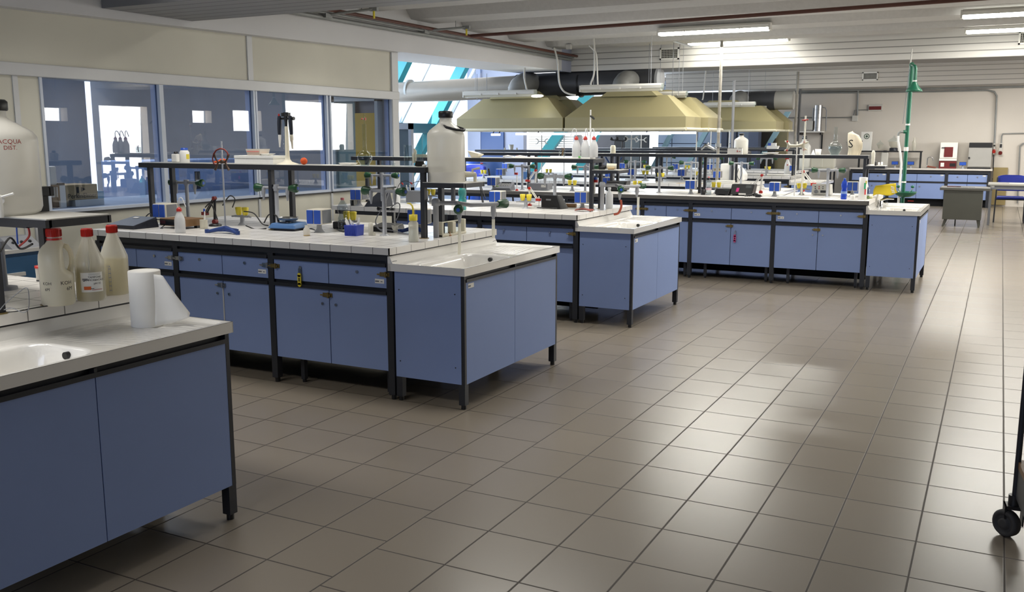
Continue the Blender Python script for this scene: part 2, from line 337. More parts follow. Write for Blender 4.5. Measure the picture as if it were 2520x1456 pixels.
struct('wall_concrete', MB().hexa([(-7.2,16.6,0),(-5.2,16.6,0),(-5.2,16.8,0),(-7.2,16.8,0),(-5.55,16.6,3),(-5.2,16.6,3),(-5.2,16.8,3),(-5.55,16.8,3)]), pm('dark_concrete', '#6d7078', .8), 'dark grey raking concrete wall end under the hoods', 'wall')
d = tag(obj('door_3', MB().box(-5.9, 16.5, 0, -5.1, 16.58, 2.0), pm('dark_door', '#2e3338', .5)), 'dark doorway with a narrow grey pane under the right hood', 'door', kind='structure')
obj('pane', MB().box(-5.66, 16.48, .9, -5.3, 16.5, 1.8), pm('dim_pane', '#5b656a', .3), d)
struct('wall_tiled', MB().box(-5.2, 17.5, 0, AX(1866, 17.5), 17.6, 3.1), tilemat('pale_blue_tiles', .62, .45, .1, .95, '#c3d6f2', '#50607a', .02, .5, .03, axes='xz'), 'pale blue far wall divided by thin dark lines', 'wall')
b = MB()
for xx in (-5.3, -4.5, -2.9): b.hexa([(xx,17.2,.8),(xx+.12,17.2,.8),(xx+.12,17.3,.8),(xx,17.3,.8),(xx+.7,17.2,2.1),(xx+.82,17.2,2.1),(xx+.82,17.3,2.1),(xx+.7,17.3,2.1)])
struct('trim_9', b, pm('pale_teal_beam', '#9cc3d2', .5), 'pale raking steel members before the far blue wall', 'beam')
b = MB(); b.box(-3.55, 17.0, 0, -3.42, 17.2, 3).box(-3.3, 17.0, 0, -3.22, 17.2, 3).box(AX(1842, 17), 16.9, 0, AX(1866, 17), 17.2, 2.2)
struct('trim_10', b, pm('slate_columns', '#4a5266', .6), 'dark slate uprights on the far blue wall', 'column')
struct('wall_alcove', MB().box(AX(1868, 17.3), 17.3, 0, AX(1934, 17.3), 17.45, 1.75), pm('khaki_panel', '#8d8466', .7), 'khaki recessed panel below the far hood', 'wall')
obj_ = struct('trim_11', MB().box(AX(1869, 17.22), 17.22, .5, AX(1905, 17.22), 17.3, 1.68), pm('dark_slats', '#33302a', .6), 'dark slatted opening in the khaki panel', 'vent')
# ================================================================ BENCHES
BN = {1: 'foreground bench', 2: 'second bench from the front', 3: 'third bench from the front', 4: 'fourth and longest bench', 5: 'fifth bench', 6: 'sixth bench', 7: 'seventh bench'}
D, TOP, WT = 1.30, .90, .041
BY = {1: -2.86, 2: .1186, 3: 2.76, 4: 5.70, 5: 8.42, 6: 11.5, 7: 14.2}      # front edge of every worktop
BX = {1: -1.012, 2: -.957, 3: -.932, 4: .966, 5: -.95, 6: -.92, 7: -1.3}     # right end of every worktop
BL = {1: -3.9, 2: -3.43, 3: -3.43, 4: -4.2, 5: -5.5, 6: -5.5, 7: -4.6}
BAYS = {1: [-3.3, -2.4, -1.06], 2: [-3.41, -2.673, -1.862, -.975], 3: [-2.75, -1.86, -.955], 4: [-2.35, -1.42, -.865, .03, .94], 5: [-1.9, -.97], 6: [-2.7, -1.8, -.95], 7: [-2.2, -1.35]}
def latch_mb(b, x, y, z):          # hasp and staple with a small padlock bar
    b.box(x-.034, y-.007, z-.012, x+.034, y, z+.012); b.box(x-.022, y-.016, z-.007, x+.026, y-.007, z+.007); b.cyl((x+.012,y-.016,z-.016),(x+.012,y-.016,z+.018),.006,n=8); b.cyl((x-.02,y-.014,z),(x-.046,y-.014,z),.0045,n=8); return b
def sticker(par, x, y, z, ax='x'):
    if ax == 'x':
        s = obj('label_sticker', MB().box(x-.032, y-.0015, z-.013, x+.032, y, z+.013), PAPER, par); obj('printed_mark', MB().box(x-.03, y-.0022, z-.005, x-.003, y-.0015, z+.003).box(x+.008, y-.0022, z-.004, x+.022, y-.0015, z+.001), MGREY, s)
    else:
        s = obj('label_sticker', MB().box(x, y-.032, z-.013, x+.0015, y+.032, z+.013), PAPER, par); obj('printed_mark', MB().box(x+.0015, y-.03, z-.006, x+.0022, y-.004, z+.003), MGREY, s)
def cabinet(k, xa, xb, n, lab, sticky=True, dlatch=BRASS, openseam=0):
    y0 = BY[k]+.03; xa += .024; xb -= .024; xm = (xa+xb)/2; g = .003
    t = thing('base_cabinet', lab, 'cabinet', (xm, y0, 0), group='blue base cabinets under the benches')
    w = (xb-xa)/2
    obj('carcass', MB().box(-w, .02, .17, w, D-.09, .815), DARKER, t)
    obj('back_panel', MB().box(-w, D-.088, .17, w, D-.07, .78), BLUE, t)
    obj('drawer_handle_channel', MB().box(-w, -.012, .785, w, .02, .797).box(-w, .012, .797, w, .02, .825).box(-w,-.012,.797,w,-.006,.806), DARK, t)
    obj('door_handle_channel', MB().box(-w, -.012, .622, w, .02, .634).box(-w, .012, .634, w, .02, .66).box(-w,-.012,.634,w,-.006,.643), DARK, t)
    for s in (0, 1):
        a, c = (-w, -g) if s == 0 else (g, w)
        d = obj('drawer', MB().box(a, 0, .661, c, .02, .783), BLUE, t); obj('lock', MB().cyl((( a+c)/2, 0, .745), ((a+c)/2, -.008, .745), .009, n=12), STEEL, d)
        d = obj('door', MB().box(a, 0, .17, c, .02, .620), BLUE, t); e = -.05 if s == 0 else .05
        obj('lock', MB().cyl((e, 0, .535), (e, -.008, .535), .008, n=12), STEEL, d)
    l = obj('door_latch', latch_mb(MB(), -.01, 0, .59), dlatch, t)
    obj('drawer_latch', latch_mb(MB(), w-.01, 0, .742), dlatch, t)
    if n: obj('drawer_latch', latch_mb(MB(), -w+.01, 0, .742), dlatch, t)
    if sticky: sticker(t, (w-.05) if sticky == 1 else (-w+.05), 0, .70)
    if openseam: obj('seam_strip', MB().box(-.006, -.004, .17, .003, .002, .60), ALU, t)
    return t
def bench(k):
    y0, x1, x0 = BY[k], BX[k], BL[k]; nm = BN[k]
    top = MB().box(x0, y0+.006, TOP-WT, x1-.006, y0+D, TOP)
    t = tag(obj('tiled_worktop', top, TILE, bev=.004), 'white tiled worktop of the '+nm, 'worktop')
    obj('edge_tiles', MB().box(x0, y0, TOP-WT, x1, y0+.006, TOP-.001).box(x1-.006, y0, TOP-WT, x1, y0+D, TOP-.001), EDGE, t)
    f = thing('lab_bench', 'dark steel understructure of the '+nm, 'bench', (0, 0, 0))
    obj('top_rail', MB().box(x0+.02, y0+.022, .822, x1-.02, y0+.055, TOP-WT).box(x0+.02, y0+D-.055, .822, x1-.02, y0+D-.022, TOP-WT).box(x1-.05, y0+.03, .815, x1-.02, y0+D-.03, TOP-WT), DARK, f)
    xs = list(BAYS[k])
    for x in xs:
        for yy in (y0+.03, y0+D-.06):
            p = obj('post', MB().box(x-.022, yy-.006, .03, x+.022, yy+.04, .822), DARK, f)
            obj('foot', MB().cyl((x, yy+.017, 0), (x, yy+.017, .03), .016, n=12), BLACK, p)
    for a in range(len(xs)-1):
        for xx in (xs[a]+.16, xs[a+1]-.07):
            p = obj('leg', MB().box(xx-.014, y0+.10, .02, xx+.014, y0+.13, .17), DARK, f); obj('foot', MB().cyl((xx, y0+.115, 0), (xx, y0+.115, .02), .013, n=8), BLACK, p)
    obj('plinth', MB().box(x0+.05, y0+.62, .02, x1-.06, y0+.64, .168), DARKER, f)
    return t
for k in BY: bench(k)
obj_c = [
 (2, 1, 'blue cabinet under the second bench, partly hidden behind the white paper roll', 1, STEEL, 0),
 (2, 2, 'blue cabinet under the second bench with a bright strip between its doors', 1, STEEL, 1),
 (2, 3, 'blue cabinet under the second bench next to its sink, below the yellow key tag', 1, BRASS, 0),
 (3, 1, 'blue cabinet under the third bench, mostly hidden behind the second bench', 0, BRASS, 0),
 (3, 2, 'blue cabinet under the third bench, beside its sink unit', 0, BRASS, 0),
 (4, 1, 'blue cabinet under the fourth bench, farthest left of those in view', 0, BRASS, 0),
 (4, 2, 'blue cabinet under the fourth bench, just right of the third sink', 0, BRASS, 0),
 (4, 3, 'blue cabinet under the fourth bench with a pink key tag on its right door', 2, BRASS, 0),
 (4, 4, 'blue cabinet under the fourth bench, beside the chrome tap sink', 2, BRASS, 0),
 (5, 1, 'blue cabinet under the fifth bench, seen behind the power supplies', 0, BRASS, 0),
 (6, 1, 'blue cabinet under the sixth bench, second from its sink', 0, BRASS, 0),
 (6, 2, 'blue cabinet under the sixth bench, beside its sink', 1, BRASS, 0),
 (7, 1, 'blue cabinet under the seventh bench', 0, BRASS, 0),
 (1, 1, 'blue cabinet under the foreground bench, left', 0, BRASS, 0), (1, 2, 'blue cabinet under the foreground bench, right', 0, BRASS, 0)]
CAB = {}
for k, i, lab, st, lm, op in obj_c:
    CAB[k, i] = cabinet(k, BAYS[k][i-1], BAYS[k][i], 1 if i > 1 else 0, lab, st, lm, op)
def keytag(par, x, z, mat, lab):
    r = MB(); r.tube([(x+.008*math.cos(a), -.012, z-.012+.012*math.sin(a)) for a in [i*PI/5 for i in range(11)]], .0015, 6)
    k = tag(obj('key_tag', MB(), mat), lab, 'key tag'); k.location = par.location
    b = MB().box(x-.013, -.02, z-.105, x+.013, -.014, z-.045); b.cyl((x, -.02, z-.105), (x, -.014, z-.105), .013); b.cyl((x, -.02, z-.045), (x, -.014, z-.045), .013)
    k.data.from_pydata(b.v, [], b.f)
    obj('key_ring', r, STEEL, k); obj('key', MB().box(x-.009, -.016, z-.035, x+.009, -.013, z-.005).box(x-.004,-.016,z-.05,x+.004,-.013,z-.03), STEEL, k)
    obj('tag_text', MB().box(x-.005, -.0206, z-.085, x+.005, -.02, z-.062), INK, k)
c = CAB[2, 3]; w = (BAYS[2][3]-BAYS[2][2]-.048)/2
keytag(c, -w/2, .745, YELLOW, 'yellow oval key tag hanging from a drawer lock of the second bench')
keytag(CAB[4, 3], .05, .535, pm('pink_tag', '#d8508c', .5), 'small pink key tag hanging from a door of the fourth bench')
# ---------------------------------------------------------------- sink units
SW, SD, SZ, ST = .51, 1.267, .809, .043
def smooth(a, b, x): t = max(0, min(1, (x-a)/(b-a))); return t*t*(3-2*t)
def basin_mesh():
    b = MB()
    def rr(x, y, x0, x1, y0, y1, r):   # signed distance inside a rounded rectangle
        qx = abs(x-(x0+x1)/2)-(x1-x0)/2+r; qy = abs(y-(y0+y1)/2)-(y1-y0)/2+r
        return -(math.hypot(max(qx, 0), max(qy, 0))+min(max(qx, qy), 0)-r)
    def fn(u, v):
        x, y = u*SW, v*SD; z = SZ
        inn = rr(x, y, .03, SW-.02, .02, SD-.02, .03); z -= .010*smooth(0, .02, inn)
        ba = rr(x, y, .12, SW-.055, .07, .70, .09); z -= .150*smooth(0, .05, ba)+.01*smooth(.05, .2, ba)
        if .745 < y < 1.22 and x > .08:
            dr = math.hypot(x-.46, y-.60); z += .0028*math.sin(dr*2*PI/.034)*smooth(.745, .79, y)*smooth(1.22, 1.17, y)*smooth(.08, .12, x)*smooth(SW-.03, SW-.07, x)
        return (x, y, z)
    b.grid(fn, 56, 150)
    n = MB(); n.v, n.f, n.s = b.v, b.f, b.s
    n.hexa([(0,0,SZ-ST),(SW,0,SZ-ST),(SW,.004,SZ-ST),(0,.004,SZ-ST),(0,0,SZ),(SW,0,SZ),(SW,.004,SZ),(0,.004,SZ)])
    n.box(SW-.004, .004, SZ-ST, SW, SD, SZ); n.box(0, SD-.004, SZ-ST, SW, SD, SZ); n.box(0, 0, SZ-ST, .02, SD, SZ)
    n.hexa([(0,.0,SZ-.002),(.035,0,SZ-.002),(.035,SD,SZ-.002),(0,SD,SZ-.002),(0,0,.850),(.014,0,.850),(.014,SD,.850),(0,SD,.850)])   # upstand against the worktop
    n.box(.09, .03, .60, SW-.03, .75, SZ-.17)
    return n
BASIN = basin_mesh()
def sink_unit(lab, loc):
    t = thing('sink_unit', lab, 'sink', loc, group='ceramic sinks on blue cabinets')
    obj('basin', BASIN, CERAM, t)
    obj('overflow_hole', MB().cyl((.30, .688, .772), (.30, .672, .772), .013, n=16), BLACK, t)
    a, bx, c, d = .035, SW-.012, .015, SD-.015
    p = obj('side_panel', MB().box(a, c, .145, bx-.022, c+.018, .766), BLUE, t)
    for xx in (a+.03, bx-.06):
        for zz in (.24, .66): obj('screw', MB().cyl((xx, c, zz), (xx, c-.002, zz), .004, n=8), DARK, p)
    obj('side_panel', MB().box(a, d-.018, .145, bx-.022, d, .766), BLUE, t)
    obj('rear_panel', MB().box(a, c+.02, .145, a+.015, d-.02, .6), DARK, t)
    m = (c+d)/2
    for y0, y1 in ((c+.02, m-.002), (m+.002, d-.02)): obj('door', MB().box(bx-.018, y0, .145, bx, y1, .728), BLUE, t)
    obj('handle_channel', MB().box(bx-.02, c+.02, .728, bx+.006, d-.02, .736).box(bx-.03, c+.02, .736, bx-.02, d-.02, .766).box(bx, c+.02, .736, bx+.006, d-.02, .745).box(bx-.02,m-.006,.736,bx+.004,m+.006,.76), DARK, t)
    for yy in (c, d-.02): obj('corner_post', MB().box(bx-.02, yy, .145, bx+.001, yy+.02, .766), DARK, t)
    for xx in (a, bx-.04):
        for yy in (c, d-.04):
            l = obj('leg', MB().box(xx, yy, .025, xx+.04, yy+.04, .145), DARK, t); obj('foot', MB().cyl((xx+.02, yy+.02, 0), (xx+.02, yy+.02, .025), .015, n=12), BLACK, l)
    return t
S2 = sink_unit('white sink on a blue cabinet ending the second bench, limp white hose inside', (BX[2]-.025, BY[2]+.018, 0)); sticker(S2, SW-.012, .09, .705, 'y')
for k, lab in ((1, 'white sink on a blue cabinet in the foreground, paper roll on it'), (3, 'white ceramic sink on a blue cabinet at the end of the third bench'), (4, 'white sink on a blue cabinet ending the fourth bench, chrome mixer tap'), (5, 'white sink unit at the end of the fifth bench, mostly hidden'), (6, 'white sink on a blue cabinet at the end of the sixth bench')):
    dup(S2, (BX[k]-.025, BY[k]+.018, 0), 0, lab)
# ---------------------------------------------------------------- racks standing on the worktops
SH = 1.342
def rack(k, x0, x1, posts, tray, lab, ztop=SH, dy=.55, tz=1.25):
    y0 = BY[k]+dy; t = thing('shelf_rack', lab, 'shelf', (0, 0, 0), group='dark steel shelf racks on the benches')
    obj('shelf_board', MB().box(x0+.01, y0, ztop-.006, x1-.01, y0+.24, ztop), pm('shelf_surface%d' % k, '#b9b8b2', .4), t)
    obj('shelf_frame', MB().box(x0, y0-.012, ztop-.036, x1, y0+.012, ztop-.001).box(x0, y0+.23, ztop-.036, x1, y0+.254, ztop-.001).box(x0, y0, ztop-.036, x0+.025, y0+.24, ztop-.002).box(x1-.03, y0, ztop-.036, x1, y0+.24, ztop-.002), DARK, t, bev=.003)
    for x in posts:
        for yy in (y0+.004, y0+.21):
            p = obj('post', MB().box(x-.015, yy-.012, TOP, x+.015, yy+.02, ztop-.03), DARK, t); obj('base_plate', MB().cyl((x, yy, TOP), (x, yy, TOP+.003), .032, n=16), BRASS, p)
    if tray:
        xa, xb = tray
        obj('side_tray', MB().box(xa, y0-.01, tz-.004, xb, y0+.245, tz), LGREY, t)
        obj('tray_bracket', MB().box(xa, y0-.014, tz-.034, xb-.1, y0+.01, tz-.004).box(xb-.1, y0-.014, tz-.03, xb, y0+.01, tz-.004).box(xa, y0+.235, tz-.03, xb, y0+.25, tz-.004).box(xb-.02, y0, tz-.03, xb, y0+.24, tz-.004), DARK, t)
    return t
rack(1, -3.6, -1.02, [-3.2, -2.2, -1.04], (-1.03, -.72), 'dark steel shelf rack on the foreground bench, a water canister on its side tray', dy=.66)
rack(2, -3.55, -1.055, [-3.45, -2.30, -1.075], (-1.07, -.775), 'dark steel shelf rack on the second bench with a flask and pipette stand on top')
rack(3, -3.6, -1.02, [-3.42, -2.44, -1.04], (-1.03, -.79), 'dark steel shelf rack on the third bench with three red-capped bottles on top')
rack(4, -3.9, .87, [-3.1, -2.0, -.925, .84], (.85, 1.04), 'long dark steel shelf rack on the fourth bench carrying a cloth bag', tz=1.235)
rack(5, -5.4, -1.05, [-3.3, -2.35, -1.24], None, 'dark steel shelf rack on the fifth bench, behind the long rack')
rack(6, -5.4, -.98, [-3.4, -2.2, -1.0], None, 'dark steel shelf rack on the sixth bench')
rack(7, -4.4, -1.4, [-3.4, -2.4, -1.45], None, 'dark steel shelf rack on the seventh bench, farthest back')
# ================================================================ OVERHEAD
def lampfix(lab, x0, x1, y, z, lit=True, group='ceiling fluorescent fittings', tube=None):
    t = thing('fluorescent_fitting', lab, 'light', ((x0+x1)/2, y, z), group=group); h = (x1-x0)/2
    obj('housing', MB().prism([(-.05, 0), (-.06, .035), (-.035, .06), (.035, .06), (.06, .035), (.05, 0)], -h, h, 'x'), LGREY, t)
    obj('diffuser', MB().prism([(-.048, 0), (-.036, -.035), (.036, -.035), (.048, 0)], -h+.01, h-.01, 'x'), (tube or TUBE) if lit else HDPEC, t)
    obj('end_cap', MB().box(-h-.02, -.05, -.03, -h, .05, .055), LGREY, t); obj('end_cap', MB().box(h, -.05, -.03, h+.02, .05, .055), LGREY if lit else CLEAR, t)
    multi('clip', [MB().box(s*h-.01, -.062, -.004, s*h+.01, -.05, .02) for s in (-.5, 0, .5)], LGREY, t); return t
lampfix('lit ceiling tube light above the hoods, nearer of the left pair', -1.76, -.42, 7.18, 2.80)
lampfix('lit ceiling tube light in front of the planked beam, farther of the left pair', AX(1695, 9.02, 105), AX(1940, 9.02, 92), 9.02, A(1815, 100, y=9.02).z)
lampfix('lit ceiling tube light at the right edge, nearer of the right pair', 1.63, 3.0, 7.05, 2.80)
lampfix('lit ceiling tube light at the right edge, farther of the right pair', 1.62, 3.0, 8.55, 2.79)
lampfix('thin line of a far tube light behind the planked beam', -1.9, -.3, 13.0, 2.78)
for x, y in ((1.6, 3.0), (-1.8, 2.2)): lampfix('lit ceiling tube light above the near side of the hall', x, x+1.36, y, 2.80)
def hood(lab, x0, x1, y0, y1, zb=1.645, neck=True):
    t = thing('fume_hood', lab, 'hood', ((x0+x1)/2, (y0+y1)/2, zb), group='beige canopy hoods'); w, d = (x1-x0)/2, (y1-y0)/2
    b = MB(); s = .165; zt = .46; a, c = w-.34, d-.22
    b.v = [(-w,-d,0),(w,-d,0),(w,d,0),(-w,d,0),(-w,-d,s),(w,-d,s),(w,d,s),(-w,d,s),(-a,-c,zt),(a,-c,zt),(a,c,zt),(-a,c,zt)]
    b.f = [(0,1,5,4),(1,2,6,5),(2,3,7,6),(3,0,4,7),(4,5,9,8),(5,6,10,9),(6,7,11,10),(7,4,8,11),(8,9,10,11)]; b.s = [False]*9
    obj('canopy', b, HOODM, t, solid=-.01)
    r = MB(); e = .012
    r.tube([(-w-e,-d-e,0),(w+e,-d-e,0)], .022, 8); r.tube([(w+e,-d-e,0),(w+e,d+e,0)], .022, 8); r.tube([(-w-e,d+e,0),(w+e,d+e,0)], .022, 8); r.tube([(-w-e,-d-e,0),(-w-e,d+e,0)], .022, 8)
    obj('rim', r, pm('hood_rim', '#d6d0b8', .4), t)
    if neck: obj('duct_neck', MB().hexa([(-.42,-.2,zt),(.42,-.2,zt),(.42,.2,zt),(-.42,.2,zt),(-.26,-.15,zt+.12),(.26,-.15,zt+.12),(.26,.15,zt+.12),(-.26,.15,zt+.12)]), HOODM, t)
    return t
H0 = hood('beige canopy hood, left one of the front pair', -5.33, -3.57, 8.3, 9.02)
hood('beige canopy hood, right one of the front pair', -3.52, -1.74, 8.3, 9.02)
hood('beige canopy hood directly behind the right front hood, its right end showing', -3.52, -1.66, 9.12, 9.86)
hood('beige canopy hood directly behind the left front hood', -5.33, -3.57, 9.12, 9.86)
hood('greyish far canopy hood above the seventh bench, front one', -3.9, -1.72, 14.0, 14.7, 1.67)
hood('greyish far canopy hood above the seventh bench, back one', -3.9, -1.64, 14.8, 15.15, 1.67)
def htube(x0, x1, y, z, lab):
    t = thing('hood_tube_light', lab, 'light', ((x0+x1)/2, y, z)); h = (x1-x0)/2
    obj('tube', MB().cyl((-h, 0, 0), (h, 0, 0), .018, n=12), TUBE2, t)
    for s in (-.7, .7): obj('hook', MB().tube([(s*h, 0, .0), (s*h+.02, 0, .05), (s*h+.01, 0, .09)], .008, 6), BLACK, t)
htube(-4.5, -2.05, 8.65, 1.585, 'long pale tube lamp under the front hoods'); htube(-3.4, -1.9, 9.4, 1.60, 'second long pale tube lamp under the rear hoods')
htube(-4.9, -4.75, 8.6, 1.575, 'short white glowing lamp under the left front hood')
def batten(lab, x0, x1, y, z):
    t = lampfix(lab, x0, x1, y, z, False, 'unlit batten lamps hung over the hoods')
    for s in (-.7, .72):
        obj('suspension_wire', MB().cyl((s*(x1-x0)/2, 0, .06), (s*(x1-x0)/2, 0, 2.88-z), .003, n=6), GREY, t)
    return t
p, q = A(1145, 235, y=8.0), A(1318, 226, y=8.0); batten('unlit batten lamp hanging over the left front hood', p.x, q.x, 8.0, p.z)
p, q = A(1432, 220, y=7.6), A(1630, 216, y=7.6); batten('unlit batten lamp hanging over the right front hood', p.x, q.x, 7.6, q.z)
p, q = A(1612, 236, y=9.3), A(1690, 236, y=9.3); batten('unlit batten lamp just behind the right front hood', p.x, q.x, 9.3, p.z)
p, q = A(1735, 260, y=13.6), A(1858, 258, y=13.6); batten('unlit batten lamp over the far hood, front', p.x, q.x, 13.6, p.z)
p, q = A(1836, 266, y=14.9), A(1888, 265, y=14.9); batten('unlit batten lamp over the far hood, back', p.x, q.x, 14.9, p.z)
p = A(1322, 236, y=8.2); tag(obj('small_lamp', MB().sph((0,0,0), 1, 16, (.10, .03, .02)), TUBE, loc=p), 'small bright lamp between the two front hoods', 'light')
# ---- ducts
def ring(b, x, r, w=.02): b.tube([(x-w, 0, 0), (x+w, 0, 0)], r, 24)
t = thing('exhaust_duct', 'pale round exhaust duct crossing in front of the raking windows', 'duct', (0, 9.4, 2.32))
obj('pipe', MB().cyl((-7.9, 0, -.05), (-4.55, 0, .02), .175, n=28), DUCTL, t)
for x in (-7.25, -6.9, -4.75): b = MB(); ring(b, x, .185); obj('collar', b, GALV, t)
t = thing('exhaust_duct', 'dark round exhaust duct running above the front hoods with a grey end plate', 'duct', (0, 9.4, 2.34))
obj('pipe', MB().cyl((-4.85, 0, 0), (-2.5, 0, .03), .185, n=28), DUCTD, t); obj('end_plate', MB().cyl((-2.51, 0, .03), (-2.47, 0, .03), .19, n=28), GREY, t)
for x in (-3.75, -4.55): b = MB(); ring(b, x, .195, .012); obj('strap', b, BLACK, t)
FLEXM = pm('grey_flex_duct', '#7d7d7b', .5)
def flex(par, pts, r):
    P = [Vector(p) for p in pts]; L = []; R = []
    for i in range(len(P)-1):
        for k in range(8): L.append(P[i].lerp(P[i+1], k/8)); R.append(r*(1+.06*(k % 2)))
    L.append(P[-1]); R.append(r); return obj('corrugated_elbow', MB().tube(L, R, 20), FLEXM, par)
def arc(c, r, a0, a1, n=6): return [(c[0]+r*math.cos(a0+(a1-a0)*i/n), c[1], c[2]+r*math.sin(a0+(a1-a0)*i/n)) for i in range(n+1)]
flex(t, [(-2.86, -.62, -.24), (-2.86, -.60, -.06), (-2.86, -.45, .02), (-2.86, -.2, .03)], .13)
flex(t, [(-4.55, -.62, -.24), (-4.55, -.55, -.06), (-4.55, -.35, .02), (-4.55, -.1, .03)], .16)
t = thing('exhaust_duct', 'far dark exhaust duct above the distant hood', 'duct', (0, 15.0, 2.26))
obj('pipe', MB().cyl((-5.2, 0, 0), (-1.95, 0, 0), .19, n=24), DUCTD, t); obj('end_plate', MB().cyl((-1.97, 0, 0), (-1.60, 0, 0), .18, n=24), pm('pale_duct_end', '#a9a7a0', .5), t)
flex(t, [(-2.6, -.5, -.24), (-2.6, -.45, -.02), (-2.6, -.3, .03), (-2.6, -.1, .02)], .16)
# ---- pipes and conduits
t = thing('sprinkler_pipe', 'rust red pipe running along the top of the long white beam', 'pipe'); obj('main', MB().cyl((-3.74, 1.6, 2.735), (-3.74, 9.2, 2.75), .018, n=10), RUST, t)
tag(obj('sprinkler_branch_pipe', MB().cyl((-3.74, 5.94, 2.745), (4.5, 5.05, 2.745), .02, n=10), RUST), 'dark red pipe crossing the ceiling from left to right', 'pipe')
t = thing('conduit_run', 'grey metal conduit fixed along the upper edge of the long white beam', 'pipe')
obj('conduit', MB().cyl((-3.83, 1.6, 2.665), (-3.83, 9.2, 2.70), .022, n=8), GALV, t); obj('conduit', MB().cyl((-3.80, 1.6, 2.71), (-3.80, 9.2, 2.73), .011, n=8), GALV, t)
for u0, v0, u1, v1 in ((800, 37, 920, 22), (1042, 76, 1148, 67)):
    p, q = A(u0, v0, x=-3.83), A(u1, v1, z=2.76); m = p.lerp(q, .75)
    obj('bracket_arm', MB().cyl((p.x, p.y, p.z), (q.x, q.y, q.z), .013, n=8).cbox((q.x, q.y, q.z-.02), (.09, .035, .035)), GALV, t); obj('hanger', MB().cyl((m.x, m.y, m.z), (m.x, m.y, 2.83), .004, n=6), GALV, t)
    obj('yellow_stub', MB().cyl((q.x, q.y, q.z-.09), (q.x, q.y, q.z-.01), .011, n=8), YELLOW, t)
    obj('clamp', MB().box(-3.87, p.y-.05, p.z-.03, -3.78, p.y+.05, p.z+.01), GALV, t)
def cable(name, pts, r, mat, lab, cat='cable', n=6):
    P = [Vector(p) for p in pts]; L = []
    for i in range(len(P)-1):
        p0, p1, p2, p3 = P[max(i-1, 0)], P[i], P[i+1], P[min(i+2, len(P)-1)]
        for k in range(6):
            s = k/6; L.append(.5*((2*p1)+(p2-p0)*s+(2*p0-5*p1+4*p2-p3)*s*s+(3*p1-p0-3*p2+p3)*s**3))
    L.append(P[-1]); o = obj(name, MB().tube(L, r, n), mat)
    return tag(o, lab, cat) if lab else o
yq = 8.0
def QQ(y, *uv): return [A(u, v, y=y) for u, v in uv]
cable('lamp_cable', QQ(8.0, (1288,100),(1291,150),(1290,190),(1297,222)), .012, LGREY, 'pale cable dropping to the batten lamp over the left hood')
cable('lamp_cable', QQ(7.8, (1364,118),(1372,150),(1376,200),(1385,222),(1400,231),(1416,234)), .013, LGREY, 'pale cable dropping in a bend between the two front hoods')
cable('lamp_cable', QQ(7.6, (1461,88),(1463,130),(1462,180),(1454,205),(1456,211)), .013, LGREY, 'pale cable dropping to the right batten lamp, outer strand')
cable('lamp_cable', QQ(7.6, (1450,112),(1466,130),(1469,160),(1471,211)), .011, LGREY, 'pale cable dropping to the right batten lamp, inner strand')
cable('lamp_cable', QQ(14., (1737,172),(1731,235),(1728,246)), .014, LGREY, 'pale cable dropping to the far batten lamp')
cable('ceiling_conduit', QQ(7.6, (1290,100),(1310,96),(1345,98),(1378,92),(1390,95),(1420,88),(1452,85),(1461,92)), .012, GREY, 'grey conduit snaking across the ceiling above the hoods')
cable('ceiling_conduit', QQ(8.6, (1300,125),(1350,120),(1378,113),(1400,110),(1650,97)), .011, GREY, 'straight pale conduit under the ceiling towards the lit tubes')
p = A(1400, 116, y=8.4); tag(obj('junction_box', MB().cbox((0,0,-.03), (.07,.05,.07)), LGREY, loc=p), 'small pale junction box on the ceiling conduit', 'junction box')
t = thing('service_pole', 'grey vertical service pole from the ceiling down through the racks to the fifth bench', 'pole', (A(1764, 450, y=8.72).x, 8.72, 0))
obj('tube', MB().cyl((0, 0, TOP), (0, 0, 2.86), .021, n=12), pm('worn_pole', '#8f8a80', .5, var=.2, ns=20), t); obj('flange', MB().cyl((0, 0, 1.40), (0, 0, 1.45), .042, n=16), GALV, t); obj('band', MB().cyl((0, 0, 1.60), (0, 0, 1.66), .024, n=12), LGREY, t)
tag(obj('service_pole', MB().cyl((0, 0, TOP), (0, 0, 2.35), .020, n=12), MGREY, loc=(A(1800, 385, y=9.6).x, 9.6, 0)), 'dark thin vertical pole right of the grey service pole', 'pole')
tag(obj('service_pole', MB().cyl((0, 0, TOP), (0, 0, 2.8), .025, n=12), pm('worn_pole2', '#8c877d', .5, var=.2, ns=20), loc=(A(1958, 300, y=14.9).x, 14.9, 0)), 'far grey vertical pole against the back wall', 'pole')
tag(obj('service_pole', MB().cyl((0, 0, TOP), (0, 0, 2.45), .022, n=12), pm('black_pole', '#2e2e30', .5), loc=(A(1966, 300, y=14.6).x, 14.6, 0)), 'far thin black vertical pole against the back wall', 'pole')
for i, u in enumerate((1597, 1656, 1671)): tag(obj('hood_wire', MB().cyl((0, 0, 2.1), (0, 0, 2.85), .004, n=6), MGREY, loc=(AX(u, 8.66, 180), 8.66, 0)), 'thin suspension wire of the right front hood, %s' % ['left of the vent', 'in front of the vent', 'right of the vent'][i], 'wire')
for i, u in enumerate((1174, 1198)): tag(obj('hood_wire', MB().cyl((0, 0, 2.1), (0, 0, 2.5), .004, n=6), MGREY, loc=(AX(u, 8.66, 200), 8.66, 0)), 'thin suspension wire of the left front hood, %s' % ['outer', 'inner'][i], 'wire')
